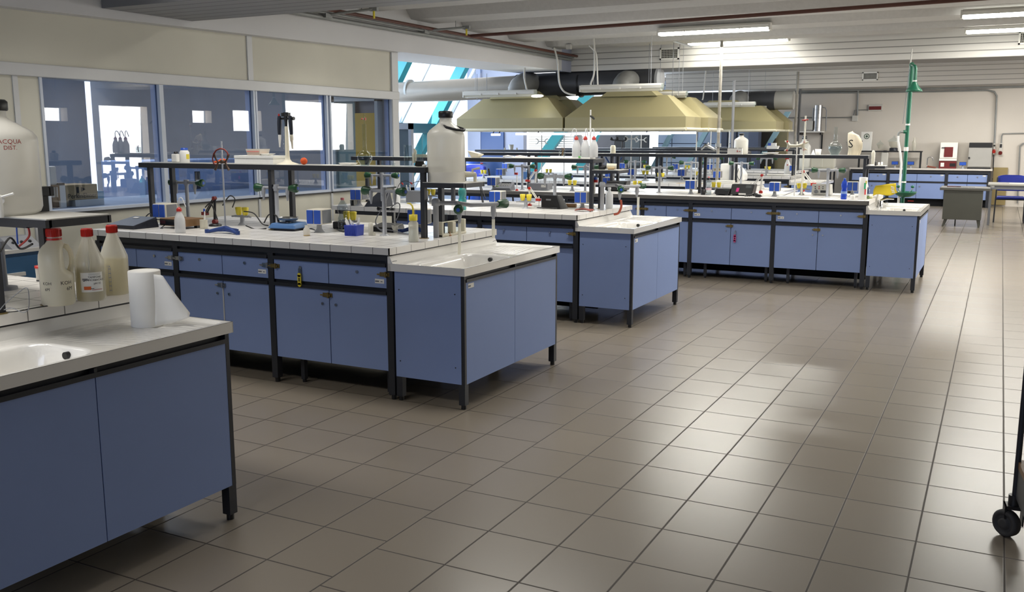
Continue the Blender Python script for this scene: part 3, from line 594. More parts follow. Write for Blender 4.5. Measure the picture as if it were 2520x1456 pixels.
def vent(u0, v0, u1, v1, y, lab):
    p, q = A(u0, v0, y=y), A(u1, v1, y=y); x0, x1, z1, z0 = p.x, q.x, p.z, q.z
    t = thing('air_vent', lab, 'vent', ((x0+x1)/2, y, z0)); w = (x1-x0)/2; h = z1-z0
    obj('recess', MB().box(-w+.01, -.008, .01, w-.01, -.004, h-.01), DARKER, t)
    obj('frame', MB().box(-w, -.02, 0, w, 0, .02).box(-w, -.02, h-.02, w, 0, h).box(-w, -.02, 0, -w+.02, 0, h).box(w-.02, -.02, 0, w, 0, h), WHITE, t)
    b = MB()
    for k in range(1, 12): x = -w+2*w*k/12; b.box(x-.003, -.014, .02, x+.003, -.008, h-.02)
    for k in range(1, 7): z = h*k/7; b.box(-w+.02, -.014, z-.003, w-.02, -.008, z+.003)
    obj('grille', b, LGREY, t)
vent(1625, 119, 1671, 146, 9.3, 'square air vent in the planked beam, left of the bright lights')
vent(2508, 78, 2560, 108, 9.3, 'square air vent at the right edge of the picture')
vent(2123, 178, 2160, 197, 15.2, 'dark air vent in the far planked beam')
p, q = A(1652, 99, y=8.6), A(1704, 116, y=8.3); tag(obj('lamp_bracket', MB().cyl(p, q, .014, n=8), WHITE), 'short white angled bar under the farther left tube light', 'bracket')
# ================================================================ EMERGENCY SHOWER
sx, sy = AX(2222, 8.7, 480), 8.7
t = thing('emergency_shower', 'tall green emergency shower with eye-wash bowl behind the last sink', 'emergency shower', (sx, sy, 0))
zt = A(2230, 160, y=sy).z
obj('pole', MB().cyl((0, 0, .03), (0, 0, 1.72), .024, n=16).cyl((0, 0, 1.72), (.0, 0, zt), .027, n=16), GREEN, t)
obj('base_plate', MB().cyl((0, 0, 0), (0, 0, .03), .12, n=24), GREEN, t)
obj('arm', MB().sph((0,0,zt), .032, 14).tube([(0, 0, zt), (.02, -.10, zt-.01), (.05, -.17, zt-.03)], .020, 10).tube([(.05, -.17, zt-.03), (.06, -.18, zt-.06), (.06, -.18, zt-.21)], .022, 10), GREEN, t)
obj('shower_head', MB().lathe([(.02, 0), (.03, -.02), (.05, -.06), (.085, -.10), (.10, -.125), (.0, -.128)], (.06, -.18, zt-.21)), GREEN, t)
for z in (.96, 1.36, 1.68): obj('white_band', MB().cyl((0, 0, z), (0, 0, z+(.05 if z == 1.36 else .02)), .0285, n=16), WHITE, t)
obj('white_band', MB().cyl((.06, -.18, zt-.215), (.06, -.18, zt-.20), .026, n=14), WHITE, t)
obj('bowl', MB().lathe([(.02, .78), (.06, .785), (.11, .81), (.135, .84), (.14, .85), (.13, .85), (.10, .815), (.05, .795), (.0, .79)], (.03, -.06, 0), 28), GREEN, t)
for s in (-1, 1): n_ = obj('eye_nozzle', MB().tube([(.03+s*.05, -.08, .84), (.03+s*.075, -.09, .87), (.03+s*.085, -.09, .90)], .008, 8), CHROME, t); obj('nozzle_cap', MB().lathe([(.012, .9), (.022, .91), (.022, .925), (.0, .935)], (.03+s*.085, -.09, 0), 14), GREEN, n_)
obj('valve_tee', MB().cyl((0, 0, 1.60), (-.045, -.02, 1.60), .022, n=12), GREEN, t); obj('ball_valve', MB().cyl((-.045, -.02, 1.60), (-.075, -.03, 1.60), .016, n=12).tube([(-.07, -.03, 1.60), (-.095, -.04, 1.585), (-.10, -.04, 1.55)], .014, 10), GALV, t)
obj('white_hose', MB().tube([(-.10, -.04, 1.55), (-.095, -.045, 1.48), (-.06, -.05, 1.33), (-.04, -.05, 1.2), (-.042, -.05, .9), (-.045, -.05, .55), (-.045, -.05, .05)], .014, 10), WHITE, t)
obj('pull_rod', MB().tube([(-.02, -.06, zt-.05), (-.03, -.08, 2.2), (-.05, -.08, 1.7)], .004, 6), MGREY, t)
obj('red_tag', MB().box(.07, -.12, .735, .14, -.115, .742), RED, t)
tag(obj('ceiling_rod', MB().cyl((0, 0, 2.40), (.01, 0, 2.62), .009, n=8), LGREY, loc=(sx-.02, sy, 0)), 'short white rod above the green shower pole', 'rod')
# ================================================================ BACK WALL AND RIGHT SIDE
by = 19.0; ZB = .848
def XB(u, y=by): return AX(u, y, 410)
def ZW(u, v, y=YB): return A(u, v, y=y).z
xa, xb = XB(2090), XB(2443)
t = tag(obj('worktop', MB().box(xa, by, ZB-.035, xb, by+.72, ZB), pm('pale_worktop', '#d6d1ca', .4), bev=.004), 'pale worktop of the bench along the back wall', 'worktop')
t = thing('lab_bench', 'dark understructure of the bench along the back wall', 'bench')
px = [XB(u) for u in (2094, 2187, 2331, 2436)]
obj('top_rail', MB().box(xa+.03, by+.03, .74, xb-.03, by+.07, ZB-.035), DARK, t)
for x in px: obj('post', MB().box(x-.03, by+.02, 0, x+.03, by+.08, .78), DARK, t)
obj('plinth', MB().box(xa+.05, by+.10, 0, xb-.05, by+.14, .17), DARKER, t)
for i in range(3):
    a, c = px[i]+.034, px[i+1]-.034; t = thing('base_cabinet', 'blue cabinet of the bench along the back wall, %s' % ['left, partly behind the fourth bench', 'middle, behind the green shower', 'right, behind the grey desk'][i], 'cabinet', ((a+c)/2, by+.04, 0), group='blue base cabinets under the benches'); w = (c-a)/2
    obj('carcass', MB().box(-w, .02, .17, w, .6, .73), DARKER, t)
    for s in (0, 1):
        p, q = (-w, -.004) if s == 0 else (.004, w); d = obj('drawer', MB().box(p, 0, .56, q, .02, .72), BLUE, t); obj('lock', MB().cyl(((p+q)/2, 0, .67), ((p+q)/2, -.01, .67), .014, n=10), STEEL, d)
        d = obj('door', MB().box(p, 0, .17, q, .02, .52), BLUE, t); e = -.07 if s == 0 else .07; obj('lock', MB().cyl((e, 0, .44), (e, -.01, .44), .014, n=10), STEEL, d)
    obj('handle_channel', MB().box(-w, -.01, .525, w, .02, .555), DARK, t); sticker(t, w-.06, 0, .70)
# shelf on the back bench
t = thing('shelf_rack', 'thin black shelf frame on the back wall bench, glass pots on top', 'shelf'); xs0, xs1 = XB(2112, 19.3), XB(2267, 19.3); zs = ZW(2200, 371, 19.3)
obj('shelf_board', MB().box(xs0, 19.2, zs-.03, xs1, 19.5, zs), BLACK, t)
for x in (xs0+.02, xs1-.02): obj('post', MB().box(x-.02, 19.2, ZB, x+.02, 19.24, zs-.03), BLACK, t)
p, q = A(2117, 370, y=19.35), A(2146, 324, y=19.35); t = thing('first_aid_cabinet', 'white first aid cabinet with a green cross ring on the back shelf', 'cabinet', ((p.x+q.x)/2, 19.35, zs)); w = (q.x-p.x)/2; h = q.z-zs
obj('box', MB().box(-w, 0, 0, w, .15, h), WHITE, t, bev=.005); b = MB()
cz = h*.76; b.tube([(.08*w+.055*math.cos(a*PI/12), -.004, cz+.055*math.sin(a*PI/12)) for a in range(25)], .007, 6); b.box(.08*w-.03, -.006, cz-.009, .08*w+.03, -.002, cz+.009).box(.08*w-.009, -.006, cz-.03, .08*w+.009, -.002, cz+.03); obj('cross_emblem', b, GREENK, t); obj('lock', MB().cyl((-w*.75, 0, h*.5), (-w*.75, -.012, h*.5), .014, n=10), BLACK, t)
def desic(u, w, v0, v1, lab, blue):
    t = thing('desiccator', lab, 'glass pot', (XB(u, 19.35), 19.35, zs)); h = ZW(u, v0, 19.35)-zs; w /= 2
    if blue: obj('base_ring', MB().lathe([(w*.75, 0), (w*.75, .06), (w*.6, .07)], n=20), NAVY, t)
    obj('bowl', MB().lathe([(w*.45, .05 if not blue else .07), (w*.8, .12), (w*.92, h*.55), (w, h*.60)], n=24), HDPEC, t)
    l = obj('lid', MB().lathe([(w*1.15, h*.60), (w*1.15, h*.63), (w*.9, h*.72), (w*.3, h*.86), (.0, h*.88)], n=24), CLEAR, t); obj('knob', MB().lathe([(w*.12, h*.86), (w*.2, h*.95), (.0, h)], n=12), CLEAR, l)
desic(2162, .15, 345, 366, 'small lidded glass pot on the back shelf', False); desic(2196, .24, 333, 368, 'large lidded glass pot with dark base ring on the back shelf', True)
tag(obj('white_jar', MB().lathe([(.04, 0), (.05, .1), (.05, .2), (.02, .25), (.02, .3)], n=16), HDPEC, loc=(XB(2246, 19.35), 19.35, zs)), 'pale translucent jar at the right end of the back shelf', 'jar')
t = thing('canister', 'white square canister with black cap under the back shelf', 'canister', (XB(2176, 19.25), 19.25, ZB)); obj('body', MB().box(-.075, -.06, 0, .075, .06, ZW(2176, 375, 19.25)-ZB), HDPE, t, bev=.02); obj('cap', MB().cyl((0, 0, ZW(2176,375,19.25)-ZB), (0, 0, ZW(2176,370,19.25)-ZB), .04, n=14), BLACK, t)
def mini_socket(u, lab):
    t = thing('socket_box', lab, 'socket box', (XB(u, 19.2), 19.2, ZB), group='blue flapped socket boxes'); obj('flap', MB().box(-.065, -.05, .08, .065, -.045, .145), SOCK, t); obj('body', MB().box(-.07, -.045, .075, .07, .06, .15), NAVY, t); obj('pedestal', MB().lathe([(.04, 0), (.018, .03), (.018, .075)], n=10), GREY, t)
for u, l in ((2202, 'small blue socket box on the back bench, left of the green pole'), (2241, 'small blue socket box on the back bench, right of the green pole'), (2369, 'small dark socket box between the oven and the grey incubator')): mini_socket(u, l)
t = thing('gooseneck_tap', 'grey gooseneck tap on the back bench with a reddish hose at its foot', 'tap', (XB(2281, 19.35), 19.35, ZB)); obj('spout', MB().tube([(0, 0, 0), (0, 0, .2)]+[(.06-.06*math.cos(a*PI/8), 0, .2+.05*math.sin(a*PI/8)) for a in range(9)]+[(.125, 0, .17)], .011, 8), STEEL, t); obj('hose', MB().tube([(.01, -.03, .04), (.08, -.05, .03), (.16, -.05, .02), (.2, -.05, .012)], .02, 8), pm('reddish_hose', '#8a5040', .7), t)
p, q = A(2310, 413, y=19.25), A(2358, 350, y=19.25); t = thing('muffle_oven', 'white laboratory oven with dark red window and dark red base panel', 'oven', ((p.x+q.x)/2, 19.25, ZB)); w = (q.x-p.x)/2; h = q.z-ZB
obj('casing', MB().box(-w, 0, 0, w, .4, h), pm('oven_white', '#d9d5cb', .5), t, bev=.005)
d = obj('door', MB().box(-w*.97, -.02, h*.40, w*.97, 0, h*.98), WHITE, t); obj('window', MB().box(-w*.5, -.03, h*.44, w*.5, -.02, h*.82), DRED, d); obj('handle', MB().box(-w*.8, -.05, h*.785, -w*.4, -.03, h*.81), BLACK, d)
obj('ledge', MB().box(-w, -.05, h*.30, w, 0, h*.37), WHITE, t)
pn = obj('control_panel', MB().box(-w, -.03, 0, w, 0, h*.29), DRED, t); obj('meter', MB().box(-w*.8, -.036, h*.07, -w*.4, -.03, h*.22), WHITE, pn); obj('display', MB().box(w*.25, -.036, h*.08, w*.9, -.03, h*.2), BLACK, pn)
p, q = A(2381, 411, y=19.25), A(2443, 351, y=19.25); t = thing('incubator', 'grey incubator cabinet with a black header strip on the back bench', 'incubator', ((p.x+q.x)/2, 19.25, ZB)); w = (q.x-p.x)/2; h = q.z-ZB
obj('casing', MB().box(-w, 0, .03, w, .45, h), pm('incubator_grey', '#b3b0aa', .45), t, bev=.006); obj('header', MB().box(-w, -.02, h*.82, w, 0, h), BLACK, t); obj('door', MB().box(-w, -.025, .05, w*.98, 0, h*.80), pm('incubator_door', '#a8a6a1', .45), t, bev=.004); obj('knob', MB().cyl((-w*.92, -.025, h*.42), (-w*.92, -.06, h*.42), .02, n=12), BLACK, t); obj('base', MB().box(-w*1.02, -.01, 0, w, .4, .03), BLACK, t)
# ---- things fixed to the back wall
def onwall(u0, v0, u1, v1): p, q = A(u0, v1, y=YB), A(u1, v0, y=YB); return p.x, p.z, q.x, q.z
x0, z0, x1, z1 = onwall(2137, 257, 2173, 273); t = thing('warning_sign', 'dark red warning sign in a pale frame on the back wall', 'sign', ((x0+x1)/2, YB, z0)); w = (x1-x0)/2
obj('frame', MB().box(-w, -.05, 0, w, 0, z1-z0), LGREY, t, bev=.005); obj('red_panel', MB().box(-w*.9, -.06, .025, w*.82, -.05, (z1-z0)*.72), DRED, t)
x0, z0, x1, z1 = onwall(2097, 284, 2112, 298); tag(obj('junction_box', MB().box(x0, YB-.06, z0, x1, YB, z1), LGREY, bev=.006), 'grey junction box on the back wall left of the red panel', 'junction box')
def wallpipe(uvs, r, lab, mat=GALV):
    P = [A(u, v, y=YB-.03) for u, v in uvs]; tag(obj('wall_conduit', MB().tube(P, r, 8), mat), lab, 'conduit')
wallpipe([(2112, 222), (2110, 284)], .02, 'grey conduit coming down to the junction box on the back wall')
wallpipe([(2139, 270), (2104, 271), (2102, 284)], .012, 'thin conduit linking the red panel to the junction box')
wallpipe([(1925, 290), (2097, 289)], .012, 'thin horizontal conduit ending at the junction box')
wallpipe([(1900, 230), (2300, 225), (2430, 222), (2447, 226), (2453, 236), (2450, 300), (2447, 356)], .02, 'long grey conduit along the top of the back wall turning down at the right')
wallpipe([(1900, 226), (2520, 213)], .03, 'grey conduit bundle high on the back wall')
wallpipe([(1925, 232), (1938, 222), (1960, 219)], .03, 'grey curved conduit near the far duct')
wallpipe([(2520, 328), (2468, 329), (2465, 335), (2464, 355)], .014, 'thin conduit bending down to the right wall socket')
wallpipe([(2520, 352), (2510, 360), (2506, 450), (2504, 500)], .016, 'thin conduit at the right edge of the back wall')
wallpipe([(2446, 375), (2444, 410), (2449, 440), (2442, 440)], .012, 'dark cable hanging from the red plug', BLACK)
def wsock(u0, v0, u1, v1, lab, red):
    x0, z0, x1, z1 = onwall(u0, v0, u1, v1); t = thing('wall_socket', lab, 'wall socket', ((x0+x1)/2, YB, z0)); w = (x1-x0)/2; h = z1-z0
    obj('box', MB().box(-w, -.07, 0, w, 0, h), LGREY, t, bev=.006)
    if red: obj('red_plug', MB().cyl((0, -.07, h*.35), (0, -.14, h*.25), .035, n=14), RED, t); obj('black_knob', MB().cyl((0, -.07, h*.82), (0, -.09, h*.82), .02, n=12), BLACK, t)
    else: obj('switch', MB().box(-w*.6, -.08, h*.62, w*.6, -.07, h*.92), BLACK, t); obj('socket', MB().cyl((0, -.07, h*.2), (0, -.1, h*.15), .04, n=14), DRED, t)
wsock(2443, 353, 2450, 380, 'wall socket with a red plug right of the incubator', True); wsock(2457, 352, 2468, 381, 'wall socket with a dark switch, farthest right', False)
x0, z0, x1, z1 = onwall(2438, 412, 2481, 503); tag(obj('leaning_board', MB().box(x0, YB-.06, max(0, z0), x1, YB-.02, z1), pm('ochre_board', '#9c8a5c', .6), bev=.003), 'ochre board leaning on the back wall at the end of the bench', 'board')
# water still on a wall shelf
x0, z0, x1, z1 = onwall(1970, 322, 2029, 326); t = thing('wall_shelf', 'small white wall shelf under the steel water still', 'shelf', ((x0+x1)/2, YB, z0)); w = (x1-x0)/2
obj('board', MB().box(-w, -.35, 0, w, 0, .03), WHITE, t); obj('bracket', MB().box(-w+.03, -.3, -.06, -w+.06, 0, 0).box(w-.06, -.3, -.06, w-.03, 0, 0).box(w-.06, -.03, -.4, w-.03, 0, 0), BLACK, t)
xs = AX(2007, 19.5); zz = z0+.03; h = A(2007, 259, y=19.5).z-zz; t = thing('water_still', 'upright brushed steel water still on the wall shelf', 'water still', (xs, 19.5, zz))
obj('cylinder', MB().cyl((0, 0, 0), (0, 0, h), .095, n=24), STEEL, t)
for f in (.12, .5, .82): obj('seam', MB().cyl((0, 0, h*f), (0, 0, h*f+.008), .097, n=24), GREY, t)
obj('side_pipe', MB().tube([(.09, 0, h*.92), (.16, 0, h*.9), (.19, 0, h*.8), (.2, 0, 0)], .012, 8), GREY, t); obj('back_column', MB().cyl((-.11, .05, 0), (-.11, .05, h*.9), .03, n=12), GREY, t); obj('control_box', MB().box(-.26, -.1, .03, -.1, .0, h*.4), LGREY, t, bev=.004)
# far high table
p = A(1958, 408, y=15.6); q = A(2055, 413, y=15.6); t = thing('high_table', 'high grey table with dark square legs in front of the back wall', 'table', ((p.x+q.x)/2, 15.6, 0)); w = (q.x-p.x)/2; zt = .93
obj('tabletop', MB().box(-w, -.3, zt-.02, w, .3, zt), LGREY, t); obj('apron', MB().box(-w+.02, -.28, zt-.07, w-.02, .28, zt-.02), MGREY, t)
for x in (-w+.03, w-.06):
    for y_ in (-.26, .23): obj('leg', MB().box(x, y_, 0, x+.03, y_+.03, zt-.07), DARK, t)
# ---- grey steel desk, office table, chairs
dy_ = 13.7; x0, x1 = AX(2318, dy_, 500), AX(2420, dy_, 500); zt = A(2320, 461, y=dy_).z
t = thing('steel_desk', 'olive grey steel desk with splayed legs behind the shower', 'desk', ((x0+x1)/2, dy_, 0)); w = (x1-x0)/2; DG = pm('olive_grey_steel', '#4a4a43', .45, var=.05)
obj('desktop', MB().box(-w-.05, -.03, zt-.045, w+.09, .68, zt), pm('desk_top', '#565550', .4), t, bev=.006)
obj('front_panel', MB().box(-w+.02, 0, .13, w-.02, .03, zt-.045), DG, t); obj('side_panel', MB().box(w-.05, .03, .13, w-.02, .62, zt-.045), DG, t); obj('side_panel', MB().box(-w+.02, .03, .13, -w+.05, .62, zt-.045), DG, t)
for x, s in ((-w+.05, -1), (w-.09, 1)):
    for y_ in (.03, .58): obj('leg', MB().hexa([(x+s*.03, y_, 0), (x+.03+s*.03, y_, 0), (x+.03+s*.03, y_+.03, 0), (x+s*.03, y_+.03, 0), (x, y_, .14), (x+.05, y_, .14), (x+.05, y_+.03, .14), (x, y_+.03, .14)]), DG, t)
obj('middle_strut', MB().box(-w*.35, .3, 0, -w*.35+.02, .32, .14), BLACK, t)
tag(obj('document_folder', MB().box(-.2, -.12, 0, .02, .12, .012), pm('maroon_cover', '#5a3036', .6), loc=((x0+x1)/2-w+.25, dy_+.35, zt)), 'maroon folder lying on the left of the steel desk', 'folder')
tag(obj('document_folder', MB().box(-.15, -.12, 0, .15, .12, .010), pm('grey_cover', '#8b8a88', .6), loc=((x0+x1)/2+.02, dy_+.35, zt)), 'grey folder lying in the middle of the steel desk', 'folder')
ty_ = 14.3; x0 = AX(2431, ty_, 460); zt = A(2450, 452, y=ty_).z; t = thing('office_table', 'pale office table with grey apron at the right edge, blue chair behind it', 'table', (x0, ty_, 0))
obj('tabletop', MB().box(0, 0, zt-.03, 1.5, .7, zt), pm('pale_tabletop', '#b9b6ac', .4), t, bev=.004); obj('apron', MB().box(.02, .03, zt-.10, 1.48, .06, zt-.03), MGREY, t); sticker(t, .07, .03, zt-.05)
for x in (.03, 1.42):
    for y_ in (.05, .6): obj('leg', MB().box(x, y_, 0, x+.04, y_+.04, zt-.03), MGREY, t)
tag(obj('paper_sheet', MB().box(-.15, -.1, 0, .15, .1, .012), PAPER, loc=(x0+.48, ty_+.2, zt)), 'white sheets lying on the pale office table', 'paper')
def chair(lab, loc, rz):
    t = thing('visitor_chair', lab, 'chair', loc, rz, 'blue visitor chairs')
    obj('seat', MB().prism([(-.23, -.21), (.23, -.21), (.22, .22), (-.22, .22)], .42, .465), CHAIRB, t, bev=.015)
    bk = MB(); bk.grid(lambda u, v: (-.23+.46*u, .235+.05*v-.04*(1-(2*u-1)**2)+.03, .56+.29*v-.03*(2*u-1)**4*v), 12, 6); obj('backrest', bk, CHAIRB, t, solid=.035)
    for s in (-1, 1):
        obj('leg', MB().tube([(s*.245, -.24, 0), (s*.24, -.2, .43)], .013, 8), BLACK, t); obj('leg', MB().tube([(s*.245, .26, 0), (s*.24, .2, .43), (s*.235, .27, .8)], .013, 8), BLACK, t)
    obj('cross_rail', MB().tube([(-.24, -.2, .42), (.24, -.2, .42)], .012, 8).tube([(-.24, .2, .42), (.24, .2, .42)], .012, 8), BLACK, t); return t
c0 = chair('blue padded chair with black legs behind the pale office table', (AX(2487, 15.3, 480), 15.3, 0), PI*0)
CB = A(1205, 440, y=10.6); dup(c0, (CB.x, 10.65, .0), PI*.9, 'blue padded chair in the gap beyond the fifth bench, below the blue door', sc=1.25); 
CB2 = A(1500, 400, y=13.5); dup(c0, (CB2.x, 13.4, 0), PI, 'blue padded chair by the seventh bench')
# blue drum
p = A(1168, 430, y=12.2); t = thing('drum', 'blue drum with white label and triangular warning sign beneath the dark blue door', 'drum', (p.x, 12.1, 0)); zt = A(1168, 388, y=12.1).z
obj('body', MB().lathe([(.16, 0), (.165, .3), (.165, zt-.05), (.15, zt-.02), (.0, zt)], n=24), SOCK, t); l_ = obj('label', MB().cyl((0, 0, zt-.42), (0, 0, zt-.12), .168, n=24), PAPER, t); a = camang(p)
b = MB(); pts = [(-.08, -.07), (.08, -.07), (0, .07)]; b._add([(x, y_, 0) for x, y_ in pts], [(0, 1, 2)]); obj('warning_sign', wrap(b, .1695, a, zt-.5), PAPER, t); b = MB(); b._add([(x*.5, y_*.5-.01, 0) for x, y_ in pts], [(0, 1, 2)]); obj('warning_symbol', wrap(b, .1705, a, zt-.5), INK, t)
# ---- trolley at the right edge
p = A(2478, 1322, z=0); t = thing('lab_trolley', 'dark framed trolley on castors cut by the right edge of the picture', 'trolley', (p.x+.015, p.y+.03, 0), .12)
def castor(x, y_):
    c = obj('castor', MB().cyl((x, y_, .115), (x, y_, .165), .022, n=14).box(x-.034, y_-.028, .05, x-.028, y_+.03, .125).box(x+.028, y_-.028, .05, x+.034, y_+.03, .125).box(x-.034, y_-.028, .112, x+.034, y_+.03, .125), BLACK, t)
    obj('wheel', MB().lathe([(.012, -.024), (.02, -.024), (.022, -.014), (.036, -.014), (.038, -.021), (.048, -.019), (.053, -.012), (.053, .012), (.048, .019), (.036, .019), (.012, .02)], n=24), pm('wheel_rubber', '#413f3e', .7), c).matrix_local = Matrix.Translation((x-.022, y_-.01, .053)) @ Matrix.Rotation(.8, 4, 'Z') @ Matrix.Rotation(PI/2, 4, 'Y')
castor(0, 0); castor(.62, 0); castor(0, -.9); castor(.62, -.9)
for x, y_ in ((0, 0), (.62, 0), (0, -.9), (.62, -.9)): obj('post', MB().cyl((x, y_, .16), (x, y_, 1.02), .011, n=10), DARK, t)
obj('lower_shelf', MB().box(.0, -.93, .275, .65, .02, .30), WOODB, t); obj('top_shelf', MB().box(.0, -.93, .93, .65, .02, .95), WOODB, t); obj('shelf_rails', MB().box(.0, -.93, .16, .006, .02, .275), DARK, t)
tag(obj('plastic_tray', MB().box(.02, -.8, .0, .58, -.06, .02), pm('bin_pale', '#cfdadb', .3), loc=(p.x+.04, p.y+.06, .30), bev=.02), 'pale tray lying on the lower shelf of the trolley', 'tray')
# ================================================================ THINGS ON THE BENCHES
def W(u, v, z=TOP): p = A(u, v, z=z); return (p.x, p.y, z)
OC = {1: 'foreground bench', 2: 'second bench', 3: 'third bench', 4: 'fourth bench', 5: 'fifth bench', 6: 'sixth bench', 7: 'seventh bench'}
def bench_of(p):
    for k in BY:
        if BY[k]-.05 <= p[1] <= BY[k]+D+.05: return k
    return min(BY, key=lambda k: min(abs(p[1]-BY[k]), abs(p[1]-BY[k]-D)))
def B(k, u, v, z=TOP):                 # a point on the worktop of bench k under the pixel, kept inside its edges
    p = A(u, v, z=z); y = min(max(p.y, BY[k]+.07), BY[k]+D-.07); q = A(u, v, y=y); return (min(q.x, BX[k]-.04), y, z)
# ---- double bench taps
def make_tap(lab, loc):
    t = thing('bench_tap', lab, 'tap', loc, group='grey double taps with dark green knobs')
    obj('post', MB().lathe([(.035, 0), (.03, .006), (.014, .01), (.014, .30)], n=16), GREY, t)
    obj('crossbar', MB().cyl((-.115, 0, .285), (.115, 0, .285), .011, n=12).cyl((0, 0, .265), (0, 0, .308), .019, n=14), GREY, t)
    for s in (-1, 1):
        k = obj('knob', MB().tube([(s*.105, 0, .285), (s*.118, 0, .285), (s*.15, 0, .285), (s*.165, 0, .285), (s*.172, 0, .285)], [.018, .022, .030, .029, .02], 10), GREENK, t)
        obj('button', MB().cyl((s*.172, 0, .285), (s*.175, 0, .285), .012, n=10), SOCK, k)
        obj('spout', MB().tube([(s*.095, -.01, .285), (s*.095, -.012, .255), (s*.095, -.012, .20)], [.012, .013, .005], 10), GREY, t)
    return t
TAPS = [(2, 684, 565, 'grey double tap with dark green knobs behind the left post of the second rack'), (2, 464, 541, 'grey double tap with dark green knobs behind the red-capped wash bottle'), (2, 947, 579, 'grey double tap with dark green knobs right of the blue basket'),
 (3, 941, 512, 'grey double tap on the third bench, beside the navy printer'), (3, 1365, 513, 'grey double tap beside the dark instrument on the third bench'),
 (4, 1285, 467, 'grey double tap on the fourth bench behind the grey balance'), (4, 1440, 471, 'grey double tap on the fourth bench, left of the third rack end post'), (4, 1622, 474, 'grey double tap on the fourth bench in the gap left of the first rack post'), (4, 2035, 485, 'grey double tap in front of the beige power supply'),
 (5, 1562, 447, 'grey double tap on the fifth bench, left of the fifth rack post'), (5, 1700, 451, 'grey double tap on the fifth bench, behind a rack post of the fourth bench'), (5, 1823, 454, 'grey double tap behind the large black meter'),
 (6, 1640, 425, 'grey double tap on the sixth bench, small and far, left'), (6, 1755, 430, 'grey double tap on the sixth bench, behind the service pole'), (6, 1885, 432, 'grey double tap on the sixth bench, in front of the khaki panel')]
t0 = make_tap(TAPS[0][3], B(*TAPS[0][:3])); t0.rotation_euler.z = .12
for k, u, v, lab in TAPS[1:]: dup(t0, B(k, u, v), random.uniform(-.1, .25), lab)
# ---- socket boxes
def make_sock(lab, loc, rz=0):
    t = thing('socket_box', lab, 'socket box', loc, rz, 'blue flapped socket boxes')
    obj('pedestal', MB().lathe([(.038, 0), (.030, .006), (.018, .025), (.016, .06)], n=16), GREY, t)
    obj('body', MB().box(-.056, -.06, .055, .056, .075, .155), BEIGE, t, bev=.006)
    obj('side_plate', MB().box(.0562, -.045, .062, .058, .06, .149), MGREY, t)
    for s in (-1, 1): obj('flap', MB().box(s*.028-.024, -.068, .06, s*.028+.024, -.058, .15), SOCK, t, bev=.003)
    return t
SOCKS = [(2, 786, 571, 'blue flapped socket box left of the clear water bottle'), (2, 408, 553, 'blue flapped socket box behind the brown meter'), (2, 1032, 571, 'blue flapped socket box behind the yellow-capped bottle'),
 (3, 884, 506, 'blue flapped socket box on the third bench, left of the navy printer'), (3, 1224, 512, 'blue flapped socket box on the third bench, right of the teal bottle'), (3, 1433, 514, 'blue flapped socket box at the right rack post of the third bench'),
 (4, 1214, 471, 'blue flapped socket box behind the grey balance'), (4, 1497, 468, 'blue flapped socket box behind the black power supply on the fourth bench, left part'), (4, 1700, 477, 'blue flapped socket box left of the first rack post on the fourth bench'), (4, 1906, 483, 'blue flapped socket box right of the large black meter'), (4, 2097, 482, 'blue flapped socket box right of the blue water bottle'),
 (5, 1232, 440, 'blue flapped socket box on the fifth bench, far left'), (5, 1555, 436, 'blue flapped socket box on the fifth bench, left of a far double tap'), (5, 1678, 438, 'blue flapped socket box on the fifth bench, seen between two taps'), (5, 1765, 447, 'blue flapped socket box on the fifth bench beside the service pole'), (5, 1500, 444, 'blue flapped socket box on the fifth bench under the side tray of the third rack'),
 (6, 1245, 425, 'blue flapped socket box on the sixth bench, brightly lit, far left'), (6, 1533, 421, 'blue flapped socket box on the sixth bench, brightly lit, middle'), (6, 1663, 414, 'blue flapped socket box on the sixth bench, far right of the glow'), (6, 1747, 425, 'blue flapped socket box on the sixth bench left of the service pole'), (6, 1951, 427, 'blue flapped socket box on the sixth bench beside the white spray bottle')]
s0 = make_sock(SOCKS[0][3], B(*SOCKS[0][:3]), .1)
for k, u, v, lab in SOCKS[1:]: dup(s0, B(k, u, v), .1, lab)
